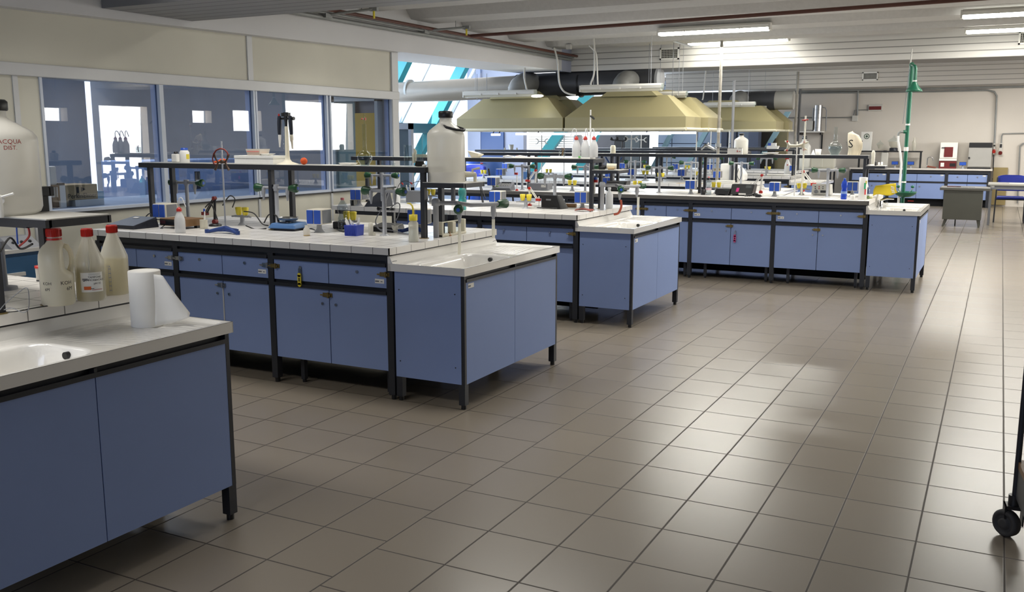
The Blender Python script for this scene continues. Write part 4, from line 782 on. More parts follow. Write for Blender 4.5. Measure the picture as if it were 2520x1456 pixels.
# ---- gas valves with yellow knobs
def make_gas(lab, loc):
    t = thing('gas_valve', lab, 'gas valve', loc, group='twin gas valves with yellow knobs')
    obj('pedestal', MB().lathe([(.036, 0), (.03, .005), (.017, .02), (.015, .06)], n=14).box(-.06, -.012, .055, .06, .012, .07).cyl((-.09, -.01, .06), (-.05, 0, .062), .006, n=8).cyl((.05, 0, .062), (.09, -.01, .06), .006, n=8), GREY, t)
    for s in (-1, 1): obj('knob', MB().lathe([(.014, .07), (.02, .08), (.026, .125), (.02, .128)], (s*.031, 0, 0), 12), YELLOW, t)
    return t
GAS = [(2, 597, 553, 'yellow twin gas valve beside the blue tripod foot'), (2, 862, 566, 'yellow twin gas valve behind the blue basket'), (3, 1060, 497, 'yellow twin gas valve between the rack posts at the carboy tray'), (3, 1294, 513, 'yellow twin gas valve left of the dark instrument'), (4, 1408, 470, 'yellow twin gas valve right of a double tap on the fourth bench'), (4, 1568, 472, 'yellow twin gas valve behind the third sink tap'), (4, 1762, 476, 'yellow twin gas valve left of the black power supply'), (4, 1972, 479, 'yellow twin gas valve behind the white burette stand'),
 (5, 1190, 438, 'yellow gas valve on the fifth bench, far left'), (5, 1350, 432, 'yellow gas valve on the fifth bench between rack posts'), (5, 1588, 433, 'yellow gas valve on the fifth bench under a double tap'), (5, 1626, 447, 'yellow gas valve on the fifth bench behind a tap post'), (5, 1718, 432, 'yellow gas valve on the fifth bench behind the fourth rack post'), (6, 1590, 420, 'yellow gas valve on the sixth bench, small'), (6, 1691, 412, 'yellow gas valve on the sixth bench under a tap bar'), (6, 1889, 418, 'yellow gas valve on the sixth bench, in front of the khaki panel')]
g0 = make_gas(GAS[0][3], B(*GAS[0][:3]))
for k, u, v, lab in GAS[1:]: dup(g0, B(k, u, v), random.uniform(-.2, .2), lab)
# ---- swivel taps over the sinks
def sink_tap(lab, loc, hose):
    t = thing('sink_swivel_tap', lab, 'tap', loc, group='grey swivel taps over the sinks'); zb = 0
    obj('post', MB().lathe([(.032, 0), (.026, .006), (.018, .012), (.018, .30), (.026, .30), (.026, .335), (.018, .345), (0, .348)], n=18), GREY, t)
    obj('arm', MB().tube([(0, 0, .317), (.10, .09, .315), (.16, .16, .30), (.22, .28, .298), (.25, .37, .298)], .014, 12), GREY, t)
    obj('valve_neck', MB().tube([(.10, .08, .315), (.135, .06, .30), (.155, .03, .29)], .014, 10), GREY, t)
    k = obj('knob', MB().tube([(.150, .035, .292), (.158, .02, .288), (.170, -.012, .282), (.173, -.018, .281)], [.02, .03, .03, .018], 12), GREENK, t); obj('button', MB().tube([(.173, -.018, .281), (.1745, -.022, .2805)], .012, 10), SOCK, k)
    obj('knob', MB().tube([(.248, .36, .298), (.252, .38, .298), (.265, .44, .296), (.268, .455, .295)], [.02, .026, .030, .016], 12), GREENK, t)
    obj('nozzle', MB().tube([(.145, .045, .28), (.145, .045, .245), (.145, .045, .19)], [.014, .016, .007], 10).tube([(.232, .33, .295), (.232, .33, .25), (.232, .33, .20)], [.016, .018, .008], 10), GREY, t)
    return t
p = (BX[2]+.065, BY[2]+.39, SZ-.01); p2 = A(1074, 623, z=.80); T2 = sink_tap('grey swivel tap with two green knobs over the sink of the second bench', (p2.x, p2.y, .80), True)
h = T2.location
cable('drain_hose', [(h.x+.145, h.y+.045, .995), (h.x+.145, h.y+.045, .93), (h.x+.15, h.y+.03, .80), (h.x+.16, h.y+.0, .72), (h.x+.15, h.y-.05, .665)], .010, HDPEC, 'limp white hose hanging from the swivel tap into the second sink', 'hose', 10)
cable('short_hose', [(h.x+.232, h.y+.33, 1.0), (h.x+.232, h.y+.33, .95), (h.x+.235, h.y+.325, .88)], .011, HDPEC, 'short pale hose on the outer nozzle of the swivel tap', 'hose', 10)
p3 = A(1481, 545, z=.80); T3 = dup(T2, (p3.x, p3.y, .80), .12, 'grey swivel tap with two green knobs over the sink of the third bench')
h = T3.location; cable('rubber_hose', [(h.x+.15, h.y+.06, .99), (h.x+.155, h.y+.06, .93), (h.x+.13, h.y+.06, .875), (h.x+.09, h.y+.06, .862)], .010, pm('red_rubber', '#9c4630', .6), 'dull red rubber hose on the swivel tap of the third bench', 'hose', 10)
cable('short_hose', [(h.x+.21, h.y+.34, 1.0), (h.x+.21, h.y+.34, .93), (h.x+.21, h.y+.34, .84)], .011, HDPEC, 'pale straight hose on the outer nozzle of the third sink tap', 'hose', 10)
for k, u, v, lab in ((2, 1020, 631, 'black rubber stopper lying on the rim of the second sink'), (3, 1518, 534, 'black and yellow stopper lying on the rim of the third sink')):
    q = A(u, v, z=.80); t = thing('sink_stopper', lab, 'stopper', (q.x, q.y, .80)); obj('plug', MB().lathe([(.020, 0), (.026, .012), (.018, .02), (0, .022)], n=18), BLACK, t); obj('loop', MB().tube([(.012*math.cos(a*PI/5)+.01, .006, .022+.012*math.sin(a*PI/5)) for a in range(6)], .004, 6), BLACK, t)
    if k == 3: obj('yellow_disc', MB().cyl((.03, -.01, 0), (.03, -.01, .006), .02, n=14), YELLOW, t)
q = A(2165, 510, z=.80); t = thing('mixer_tap', 'chrome mixer tap on the sink of the fourth bench', 'tap', (q.x, q.y, .80)); obj('body', MB().lathe([(.028, 0), (.024, .01), (.022, .06), (.018, .075)], n=18), CHROME, t); obj('lever', MB().tube([(0, 0, .07), (.06, .03, .09), (.13, .05, .088)], [.012, .008, .006], 8), CHROME, t); obj('spout', MB().tube([(0, 0, .035), (.05, -.01, .04), (.09, -.02, .03)], [.014, .012, .011], 10), CHROME, t); obj('riser', MB().cyl((-.035, 0, 0), (-.025, .0, .17), .010, n=10), WHITE, t)
c_ = MB()
def cl(u, v):
    s = 2*u-1; k = abs(s); return (-.055+.19*v+(v-.4)*.05*k+.008*math.sin(8*v+4*s), s*.035+.012*math.sin(9*v)*k, .245+.03*v-.105*k**.9+.012*k*math.sin(7*v))
c_.grid(cl, 14, 10); CL = tag(obj('cleaning_cloth', c_, YCLOTH, loc=(q.x, q.y, .78), solid=.002), 'yellow cloth with white print draped over the chrome tap riser', 'cloth')
b = MB()
for i in range(5): b.tube([tuple(Vector(cl(.40-.07*i-.03*j, .80+.045*j+.01*(i % 2)))+Vector((0, -.005, .002))) for j in range(4)], .0035, 5)
obj('white_print', b, PAPER, CL)
# ---- bottles
def wash(name, lab, loc, sc=1, cap=RED, tube=WHITE, ang=0, body=PPW, tubecol=None, group='plastic wash bottles'):
    t = thing(name, lab, 'wash bottle', loc, ang, group); t.scale = (sc,)*3
    obj('body', MB().lathe([(.030, 0), (.033, .004), (.033, .075), (.031, .09), (.022, .115), (.014, .132), (.014, .14)], n=20), body, t)
    obj('cap', MB().lathe([(.0165, .136), (.0165, .152), (.010, .156), (.006, .163), (.0, .164)], n=16), cap, t)
    obj('bent_tube', MB().tube([(0, 0, .16), (0, 0, .20), (.006, 0, .218), (.018, 0, .223), (.028, 0, .216), (.05, 0, .165)], .0035, 6), tubecol or PPW, t); return t
WB = wash('wash_bottle', 'white wash bottle with red cap at the front edge of the second bench', B(2, 444, 573), 1.05, ang=.2)
q = B(2, 1018, 595); t = thing('wash_bottle', 'clear wash bottle with yellow cap and yellow bent spout', 'wash bottle', q, PI-.1)
obj('body', MB().lathe([(.028, 0), (.030, .004), (.030, .115), (.022, .125), (.022, .132)], n=20), HDPEC, t); obj('liquid', MB().lathe([(.0285, .003), (.0285, .075), (0, .0755)], n=20), pm('water_pale', '#dfe4e4', .2), t); obj('cap', MB().lathe([(.026, .13), (.026, .165), (.006, .167)], n=18), YELLOW, t); obj('spout', MB().tube([(0, 0, .165), (0, 0, .195), (.006, 0, .218), (.022, 0, .23), (.045, 0, .232)], [.006, .006, .005, .005, .003], 8), YELLOW, t)
zr = SH
def R(k, u, v=None, dy=.12): y = BY[k]+.55+dy; return (AX(u, y, 385), y, zr)
for i, (u, ang, lab) in enumerate(((1418, PI, 'red-capped wash bottle on the third rack, left of three, tube bent left'), (1440, 1.6, 'white wash bottle with red cap on the third rack, middle of three'), (1461, 2.6, 'white wash bottle with red cap on the third rack, right of three'))):
    o = dup(WB, R(3, u, dy=.06), ang, lab, sc=1.12)
def pet(lab, loc, mat, cap, h=.33, r=.043, liquid=None, lblmat=None):
    t = thing('water_bottle', lab, 'bottle', loc, group='drinking water bottles'); s = h/.33; k = r/.043
    P = [(.034, 0), (.042, .008), (.043, .03), (.040, .04), (.043, .05), (.043, .075), (.040, .082), (.043, .09), (.042, .13), (.034, .155), (.034, .17), (.043, .20), (.043, .235), (.034, .27), (.016, .30), (.013, .31), (.013, .315)]
    obj('body', MB().lathe([(a*k, z*s) for a, z in P], n=24), mat, t); obj('cap', MB().lathe([(.0155*k, .308*s), (.0155*k, .33*s), (0, .331*s)], n=16), cap, t)
    if lblmat: obj('label', MB().lathe([(.0437*k, .085*s), (.0437*k, .125*s)], n=24), lblmat, t)
    return t
pet('clear water bottle with a pink cap on the second bench', B(2, 845, 569), PETC, pm('pink_cap', '#d87c80', .4), .225, .034)
q = B(3, 1138, 524); pet('teal plastic water bottle with white cap on the third bench', q, PETT, WHITE, .225, .036)
pet('clear water bottle with pink cap and pink label right of the first rack post', B(4, 1743, 479), PETC, pm('pink_cap2', '#e08a86', .4), .20, .033, lblmat=pm('pink_label', '#e3c6cd', .5))
pet('blue plastic water bottle with blue cap near the fourth sink', B(4, 2076, 490), PETB, SOCK, .215, .031, lblmat=pm('paleblue_label', '#8aa6dc', .5))
# ---- jugs in the foreground
JZ = TOP
def jug_cap(t, z, r, mat=RED, ring=True):
    b = MB(); b.lathe([(r, z), (r, z+.028), (r*.93, z+.031), (0, z+.031)], n=24)
    for i in range(28): a = i*2*PI/28; b.cbox((r*math.cos(a), r*math.sin(a), z+.002), (.003, .003, .024))
    obj('cap', b, mat, t)
    if ring: obj('seal_ring', MB().cyl((0, 0, z-.012), (0, 0, z-.005), r*1.02, n=24), mat, t)
q = W(145, 748); ph = camang(q); t = thing('plastic_jug', 'creamy plastic jug with handle, red cap and handwritten KOH 6M', 'jug', q, ph)
# local +x looks at the aisle
s_ = .0595
jb = MB().lathe([(s_*.92, 0), (s_, .008), (s_, .10), (s_, .115), (s_, .125), (s_, .135), (s_, .15), (s_, .17), (s_*.97, .19), (s_*.85, .21), (s_*.62, .228), (.027, .240), (.025, .243), (.025, .262)], n=40)
def notch(p):                         # the grip recess pressed into the side under the handle
    x, y, z = p
    if y > .012 and z < .232: k = 1-.62*smooth(.112, .140, z)*smooth(.236, .205, z); y = .012+(y-.012)*k
    return (x, y, z)
jb.v = [notch(p) for p in jb.v]; obj('body', jb, HDPEY, t)
obj('handle', MB().tube([(0, .022, .226), (0, .040, .218), (0, .052, .200), (0, .056, .175), (0, .054, .148), (0, .046, .124), (0, .036, .112)], [.010, .010, .009, .009, .009, .011, .012], 12), HDPEY, t)
jug_cap(t, .256, .0275)
for a0, lines in ((.55, 1.0), (-.62, .8)):
    for txt, dz in (('KOH', .086), ('6M', .064)):
        obj('handwriting', wrap(textmesh(txt, .020*lines if txt == 'KOH' else .019*lines), s_+.0006, a0+(.18 if txt == '6M' and lines == 1 else 0), dz), INK, t)
def conejug(lab, loc, level, cut):
    t = thing('plastic_jug', lab, 'jug', loc, camang(loc)); r = .0535
    obj('body', MB().lathe([(r*.93, 0), (r, .008), (r, .145), (r*.98, .155), (r*.36, .240), (.019, .245), (.019, .26)], n=40), HDPEC, t)
    obj('liquid', MB().lathe([(r*.90, .004), (r*.965, .012), (r*.965, level), (0, level)], n=36), LIQY, t)
    if cut: obj('moulded_rib', MB().tube([(.02, .0, .238), (.038, 0, .20), (.056, 0, .15), (.054, 0, .12)], [.003, .005, .006, .003], 8), HDPEC, t)
    jug_cap(t, .246, .0205, ring=False); return t, r
t, r = conejug('conical plastic jug with red cap, half full, handwritten label with an orange square', W(226, 737), .128, True)
lb = MB(); lb.grid(lambda u, v: ((u-.5)*.085, (v-.5)*.075, 0), 12, 2); lbl = obj('paper_label', wrap(lb, r+.0008, .12, .075), PAPER, t)
for i, (s, sz, y, off) in enumerate((('TAMPONE', .0105, .094, .30), ('AMMONIACALE', .0105, .083, .28), ('pH 10', .011, .070, .45))): obj('handwriting', wrap(textmesh(s, sz), r+.0014, off, y), INK, lbl)
lb = MB(); lb.grid(lambda u, v: ((u-.5)*.026, (v-.5)*.013, 0), 4, 1); obj('orange_square', wrap(lb, r+.0016, -.22, .053), pm('hazard_orange', '#e2651e', .6), lbl)
lb = MB(); lb.grid(lambda u, v: ((u-.5)*.04, (v-.5)*.0018, 0), 6, 1); obj('red_line', wrap(lb, r+.0016, .42, .046), REDINK, lbl)
lb = MB()
for z, a, w in ((.089, -.35, .02), (.085, -.30, .026), (.081, -.42, .008), (.051, .10, .012)): g_ = MB(); g_.grid(lambda u, v: ((u-.5)*w, (v-.5)*.0022, 0), 4, 1); wrap(g_, r+.0016, a, z); lb._add(g_.v, g_.f)
for z in (.108, .1035): g_ = MB(); g_.grid(lambda u, v: ((u-.5)*.045, (v-.5)*.0007, 0), 6, 1); wrap(g_, r+.0016, .3, z); lb._add(g_.v, g_.f)
obj('printed_lines', lb, INK, lbl)
t, r = conejug('conical plastic jug with red cap and blue printed scale, right of the labelled jug', W(286, 722), .145, False)
lb = MB()
for i in range(6): g_ = MB(); g_.grid(lambda u, v: ((u-.5)*.010, (v-.5)*.0016, 0), 3, 1); wrap(g_, r+.0008, -.35, .022+i*.017); lb._add(g_.v, g_.f)
for a in (-.28, -.43): g_ = MB(); g_.grid(lambda u, v: ((u-.5)*.0007, (v-.5)*.10, 0), 1, 1); wrap(g_, r+.0008, a, .065); lb._add(g_.v, g_.f)
obj('printed_scale', lb, BLUEINK, t); obj('scale_numbers', wrap(textmesh('1 lt', .010), r+.0009, -.42, .118), BLUEINK, t)
# ---- paper roll
q = A(363, 800, z=SZ-.008); t = thing('paper_towel_roll', 'upright white paper towel roll on the foreground drainboard, loose sheet hanging out', 'paper roll', (q.x, q.y, SZ-.008))
b = MB(); b.lathe([(.022, .215), (.058, .215), (.0595, .212), (.0595, .003), (.058, 0), (.022, 0)], n=40); obj('roll', b, PAPER, t); obj('core', MB().lathe([(.022, 0), (.022, .2145)], n=20), pm('grey_core', '#77716a', .9), t)
rx, ry = _r.x, _r.y
def sheet(u, v):                      # starts tangent to the roll and flies out to the right
    w0 = Vector((rx*.045, ry*.045, 0))+Vector((_f.x, _f.y, 0)).normalized()*-.040
    top = .205-.015*u if u < .3 else .2005-(u-.3)*.215
    d = u*.125; bx = w0+Vector((rx, ry, 0))*d+Vector((_f.x, _f.y, 0)).normalized()*(.03*u+.006*math.sin(5*u+2*v))
    z0 = .006+.03*u*u; return (bx.x, bx.y, z0+(max(top, z0+.006)-z0)*v)
b = MB(); b.grid(sheet, 16, 10); obj('loose_sheet', b, PAPER, t, solid=.0012)
# ---- carboys
def carboy(lab, loc, h=.385, r=.105, level=.07, black=True):
    t = thing('carboy', lab, 'carboy', loc, group='plastic carboys with taps'); s = h/.385; k = r/.105
    obj('body', MB().lathe([(a*k, z*s) for a, z in [(.085, 0), (.099, .008), (.105, .025), (.105, .245), (.103, .262), (.092, .280), (.06, .305), (.037, .322), (.034, .33), (.034, .352)]], n=40), HDPE, t)
    obj('cap', MB().lathe([(.038*k, .348*s), (.040*k, .352*s), (.040*k, .378*s), (.034*k, .385*s), (0, .387*s)], n=24), BLACK if black else WHITE, t)
    return t
q = A(1098, 446, z=1.25); C2 = (q.x, BY[2]+.67, 1.25); C2 = (AX(1098, BY[2]+.67, 400), BY[2]+.67, 1.25)
t = carboy('large white plastic carboy with black screw cap and black strap on the second rack tray', C2, h=A(1098, 273, y=C2[1]).z-1.25, r=.118)
h = A(1098, 273, y=C2[1]).z-1.25
obj('strap_handle', MB().tube([(.0, -.045, h*.80), (.05, -.07, h*.765), (.105, -.05, h*.735), (.135, -.01, h*.725), (.11, .04, h*.74), (.03, .05, h*.79)], .009, 8), BLACK, t)
obj('residue_line', MB().lathe([(.1185, .0), (.119, .058), (.1185, .060)], n=40), pm('carboy_base', '#dcd8cc', .5), t)
q_ = obj('spigot', MB().tube([(.10*_r.x, .10*_r.y, .045), (.145*_r.x, .145*_r.y, .045), (.185*_r.x, .185*_r.y, .045)], [.02, .018, .014], 12).tube([(.18*_r.x, .18*_r.y, .05), (.18*_r.x, .18*_r.y, .0), (.18*_r.x, .18*_r.y, -.005)], [.012, .010, .009], 10), IVORY, t)
obj('spigot_lever', MB().tube([(.165*_r.x, .165*_r.y, .05), (.165*_r.x, .165*_r.y, .075), (.21*_r.x, .21*_r.y, .085)], .008, 8), IVORY, q_)
y1_ = BY[1]+.72; tz = 1.25; x_ = AX(-8, y1_, 420); hh = A(0, 288, y=y1_).z-tz; rr_ = AX(60, y1_, 480)-x_
t = carboy('big cloudy water canister with red handwriting at the left edge, on the foreground rack tray', (x_, y1_, tz), h=hh*1.18, r=rr_)
a = camang((x_, y1_)); obj('spigot', MB().tube([(rr_*.9*math.cos(a), rr_*.9*math.sin(a), .06), (rr_*1.3*math.cos(a), rr_*1.3*math.sin(a), .06)], .016, 12).tube([(rr_*1.25*math.cos(a), rr_*1.25*math.sin(a), .07), (rr_*1.25*math.cos(a), rr_*1.25*math.sin(a), .0)], [.011, .010], 10).tube([(rr_*1.25*math.cos(a), rr_*1.25*math.sin(a), .068), (rr_*1.25*math.cos(a)+.05*_r.x, rr_*1.25*math.sin(a)+.05*_r.y, .082)], .004, 6), WHITE, t)
for s, z in (('ACQUA', .265), ('DIST.', .248)): obj('red_handwriting', wrap(textmesh(s, .022 if s == 'ACQUA' else .02), rr_*1.003, a+.35, hh*1.18/.385*(.245 if s == 'ACQUA' else .225)), REDINK, t)
cb = A(1825, 382, y=BY[4]+.72); t = carboy('white carboy with dark cap behind the white box on the fourth rack', (cb.x, BY[4]+.68, SH), h=A(1825, 328, y=BY[4]+.68).z-SH, r=.078)
cb = A(1977, 385, y=BY[6]+.65); t = carboy('white carboy with dark cap on the high table, behind the burette clamp', (AX(1977, 15.5), 15.5, .93), h=A(1977, 335, y=15.5).z-.93, r=.13)
cb = A(1422, 385, y=BY[5]+.67); tag(obj('domed_container', MB().lathe([(.075, 0), (.075, .16), (.065, .21), (.04, .24), (0, .25)], n=24), pm('bright_white_plastic', '#eef0f5', .4), loc=(cb.x, BY[5]+.67, SH)), 'white domed container on the fifth rack behind the red-capped bottles', 'container')
for u, v0, w, h_, lab in ((2012, 392, .12, .16, 'translucent square canister with black cap on the high table, nearer the carboy'), (2040, 392, .13, .17, 'translucent square canister on the high table, right of the other')):
    x = AX(u, BY[6]+.66, 385); t = thing('canister', lab, 'canister', (x+.12, 14.0, TOP)); t.location = (AX(u, 15.6, 390), 15.6, .93); obj('body', MB().box(-w, -.1, 0, w, .1, h_*1.3), HDPEC, t, bev=.03); obj('cap', MB().cyl((0, 0, h_*1.3), (0, 0, h_*1.3+.04), .04, n=12), BLACK, t)
# ================================================================ ON THE SECOND RACK
def RY(k, u, dy): y = BY[k]+.55+dy; return (AX(u, y, 400), y, SH)
q = RY(2, 455, .10); t = thing('reagent_bottle', 'white reagent bottle with blue cap and yellow label on the second rack', 'bottle', q); obj('body', MB().lathe([(.034, 0), (.036, .004), (.036, .075), (.026, .09), (.022, .092)], n=20), WHITE, t); obj('cap', MB().lathe([(.026, .088), (.026, .107), (0, .108)], n=20), SOCK, t)
lb = MB(); lb.grid(lambda u, v: ((u-.5)*.03, (v-.5)*.035, 0), 6, 1); obj('label', wrap(lb, .0365, camang(q)+.75, .045), YELLOW, t)
q = RY(2, 434, .16); t = thing('reagent_bottle', 'small white reagent bottle with black cap, left of the blue-capped one', 'bottle', q); obj('body', MB().box(-.028, -.022, 0, .028, .022, .062), WHITE, t, bev=.008); obj('cap', MB().lathe([(.015, .062), (.015, .078), (0, .079)], n=14), BLACK, t)
q = RY(2, 540, .10); tag(obj('orange_clip', MB().tube([(-.045, 0, .008), (-.01, 0, .010), (.02, .01, .022), (.035, .02, .018), (.03, .03, .01)], [.008, .01, .016, .012, .01], 8), ORANGE, loc=q), 'crumpled orange tubing lying on the second rack behind the stand', 'tubing')
x0, x1 = AX(577, BY[2]+.60, 400), AX(672, BY[2]+.60, 400); t = thing('foam_box', 'white foam box with lid at the left half of the second rack', 'box', ((x0+x1)/2, BY[2]+.67, SH)); w = (x1-x0)/2
obj('box', MB().box(-w, -.07, 0, w, .07, .036), FOAM, t, bev=.003); obj('lid', MB().box(-w-.002, -.072, .037, w+.002, .072, .058), FOAM, t, bev=.003)
t = thing('plastic_tub', 'translucent plastic tub with red rim standing on the foam box', 'tub', ((x0+x1)/2-.02, BY[2]+.67, SH+.058)); obj('tub', MB().hexa([(-.055,-.045,0),(.055,-.045,0),(.055,.045,0),(-.055,.045,0),(-.066,-.05,.045),(.066,-.05,.045),(.066,.05,.045),(-.066,.05,.045)]), HDPEC, t); obj('red_strip', MB().box(-.055, -.052, .024, .055, -.05, .032), pm('pale_red', '#d98a80', .5), t); obj('contents', MB().box(-.05, -.04, .004, .05, .04, .03), pm('pinkish', '#e8c4bb', .6), t)
tag(obj('paper_boat', MB().hexa([(-.03,-.025,0),(.03,-.025,0),(.03,.025,0),(-.03,.025,0),(-.05,-.04,.012),(.05,-.04,.012),(.05,.04,.012),(-.05,.04,.012)]), PAPER, loc=((x0+x1)/2+.055, BY[2]+.67, SH+.059)), 'white weighing boat on the right of the foam box lid', 'dish')
q = RY(2, 708, .10); t = thing('pipette_stand', 'ivory carousel stand holding two dark micropipettes', 'pipette stand', q); H_ = A(708, 276, y=q[1]).z-SH
obj('stand', MB().lathe([(.075, 0), (.072, .004), (.03, .018), (.018, .034), (.0145, .06), (.0115, H_*.72), (.0115, H_*.73)], n=28), IVORY, t); obj('hub', MB().lathe([(.008, H_*.7), (.010, H_*.8), (.014, H_*.9), (.016, H_)], n=14), BLACK, t)
obj('arms', MB().box(-.062, -.008, H_*.86, .062, .008, H_*.90).cyl((-.066, 0, H_*.88), (-.05, 0, H_*.88), .012, n=10).cyl((.05, 0, H_*.88), (.07, 0, H_*.88), .012, n=10).box(-.03, -.012, H_*.92, .03, .012, H_*.99), BLACK, t)
for s, e in ((-1, .46), (1, .46)):
    x = s*.046; p_ = obj('micropipette', MB().tube([(x, -.012, H_*.93), (x+s*.002, -.012, H_*.80), (x+s*.006, -.012, H_*.60), (x+s*.004, -.012, H_*.57)], [.012, .015, .012, .010], 10), NAVY, t)
    obj('tip', MB().tube([(x+s*.004, -.012, H_*.57), (x+s*.005, -.012, H_*.50), (x+s*.008, -.012, H_*.33)], [.010, .0095, .004], 10) if s < 0 else MB().tube([(x+.005, -.012, H_*.57), (x+.007, -.012, H_*.46), (x+.0075, -.012, H_*.459), (x+.011, -.012, H_*.30)], [.0125, .0115, .008, .005], 10), WHITE if s < 0 else IVORY, p_)
obj('red_button', MB().cyl((-.05, -.012, H_*.93), (-.05, -.012, H_*.97), .006, n=8), RED, t)
q = RY(2, 748, .09); t = tag(obj('foam_ball', MB().sph((0, 0, .024), .024, 18), ORANGE, loc=q), 'orange foam ball right of the pipette stand', 'ball')
b = MB(); b.box(-.16, -.05, 0, .16, .05, .002); PP = RY(2, 845, .10); tag(obj('paper_sheet', b, PAPER, loc=PP), 'white paper sheets lying along the second rack under the dish', 'paper')
q = RY(2, 857, .10); tag(obj('paper_boat', MB().hexa([(-.035,-.03,0),(.035,-.03,0),(.035,.03,0),(-.035,.03,0),(-.052,-.04,.014),(.052,-.04,.014),(.052,.04,.014),(-.052,.04,.014)]), PAPER, loc=(q[0], q[1], q[2]+.003)), 'white weighing boat left of the large flask', 'dish')
def flask(lab, q, R_, H_, water=True, name='volumetric_flask'):
    t = thing(name, lab, 'flask', q); c = R_*1.02
    prof = [(R_*.6, 0)]+[(R_*math.sin(a), c-R_*math.cos(a)) for a in [.75+i*(PI-.75-.45)/12 for i in range(13)]]
    obj('glass', MB().lathe(prof+[(R_*.30, c+R_*1.12), (R_*.26, c+R_*1.5), (R_*.25, H_*.97), (R_*.33, H_)], n=32), CLEAR, t)
    if water: obj('water', MB().lathe([(R_*.55, .004)]+[(R_*.95*math.sin(a), c-R_*.95*math.cos(a)) for a in [.75+i*(1.15)/8 for i in range(9)]]+[(0, c-R_*.95*math.cos(1.9))], n=32), WATERG, t)
    return t
q = RY(2, 898, .07); t = flask('large round volumetric flask with water on the second rack', q, .048, A(898, 305, y=q[1]).z-SH); H_ = A(898, 305, y=q[1]).z-SH
obj('stopcock', MB().cyl((.004, 0, H_), (.004, 0, H_+.065), .004, n=8).cyl((-.006, 0, H_+.03), (.014, 0, H_+.03), .007, n=10), CLEAR, t); obj('stopcock_key', MB().cyl((-.014, -.004, H_+.032), (-.004, -.004, H_+.032), .005, n=8).box(.012, -.006, H_+.024, .016, .004, H_+.04), RED, t)
q = RY(2, 968, .09); t = flask('tiny volumetric flask between the large flask and the beaker', q, .014, .07, False)
def beaker(lab, q, r, h, name='beaker', lvl=0, mat=CLEAR):
    t = thing(name, lab, 'beaker', q); obj('glass', MB().lathe([(0, .002), (r*.94, .002), (r, .008), (r, h*.97), (r*1.07, h), (r*1.03, h), (r*.96, h*.97), (r*.96, .01), (0, .006)], n=28), mat, t)
    if lvl: obj('contents', MB().lathe([(r*.93, .008), (r*.93, lvl), (0, lvl)], n=24), WATERG, t)
    return t
q = RY(2, 1005, .10); beaker('tall glass beaker on the second rack, left of the glass cylinder', q, .027, A(1005, 357, y=q[1]).z-SH)
q = RY(2, 1033, .13); t = thing('measuring_cylinder', 'glass measuring cylinder in a black foot on the second rack beside the carboy', 'cylinder', q); h = A(1033, 331, y=q[1]).z-SH; obj('foot', MB().lathe([(.022, 0), (.034, .004), (.026, .03), (.036, .034)], n=20), BLACK, t); obj('glass', MB().lathe([(.02, .03), (.021, .035), (.021, h*.97), (.026, h), (.019, h*.97), (.019, .04)], n=24), CLEAR, t)
q = RY(2, 1020, .17); t = thing('burette_clamp', 'ivory burette clamp lying between beaker and carboy on the second rack', 'clamp', q); obj('body', MB().tube([(-.0, 0, .02), (.0, 0, .07), (.008, 0, .09), (.0, 0, .11)], [.012, .014, .010, .006], 8).box(0, -.01, .055, .10, .01, .075), IVORY, t)
q = RY(2, 1044, .03); tag(obj('crumpled_film', MB().sph((0,0,.008), .012, 10, (1.3, 1, .7)), WHITE, loc=q), 'crumpled white film at the right end of the second rack', 'film')
# ================================================================ ON THE SECOND BENCH
def tripod(lab, base, span, rodtop=None):
    t = thing('retort_stand', lab, 'stand', base); s = span/2
    b = MB()
    for sg, yy in ((-1, -.03), (1, -.03)):
        b.tube([(0, 0, .032), (sg*s*.45, yy*.4, .024), (sg*s*.85, yy, .012), (sg*s, yy*1.1, .012)], [.020, .014, .011, .012], 8); b.cyl((sg*s, yy*1.1, 0), (sg*s, yy*1.1, .024), .014, n=10)
    b.tube([(0, 0, .032), (0, .05, .02), (0, .1, .012)], [.02, .013, .011], 8); b.cyl((0, .1, 0), (0, .1, .02), .013, n=10); b.cyl((0, 0, .015), (0, 0, .045), .02, n=12)
    obj('tripod_base', b, TRIB, t)
    if rodtop: obj('rod', MB().cyl((0, 0, .03), (0, 0, rodtop), .0055, n=10), STEEL, t)
    return t
q = B(2, 556, 574); RT = A(541, 347, y=q[1]).z-TOP; t = tripod('blue cast tripod stand with steel rod, dark clamp and looped red tubing', q, .27, RT)
zc = A(545, 398, y=q[1]).z-TOP; b = MB()
for s in (-1, 1): b.tube([(0, 0, zc), (s*.03, -.006, zc-.002), (s*.05, -.006, zc+.02), (s*.063, -.006, zc+.05)], [.007, .006, .006, .009], 8).tube([(s*.03, -.006, zc-.002), (s*.045, -.006, zc-.03), (s*.06, -.006, zc-.052)], [.006, .006, .009], 8)
b.cyl((0, -.012, zc), (0, .012, zc), .012, n=10); obj('burette_clamp', b, pm('dark_bronze', '#5e4a3c', .45, metal=.4), t)
obj('red_tubing', MB().tube([(-.06, -.012, zc+.05), (-.035, -.012, zc+.075), (0, -.012, zc+.085), (.035, -.012, zc+.08), (.06, -.012, zc+.06), (.064, -.012, zc+.04)], .005, 8).tube([(-.06, -.012, zc+.05), (-.072, -.012, zc+.02), (-.066, -.012, zc-.01), (-.045, -.012, zc-.02)], .004, 8), pm('dark_red_rubber', '#7d2a24', .6), t)
tripod('blue cast tripod foot without rod, behind the yellow-capped bottle', B(2, 1022, 573), .20)
x0, x1 = B(2, 277, 562)[0], B(2, 350, 562)[0]; q = B(2, 326, 560); t = thing('hotplate', 'flat black wedge-shaped instrument at the left end of the second bench', 'instrument', q)
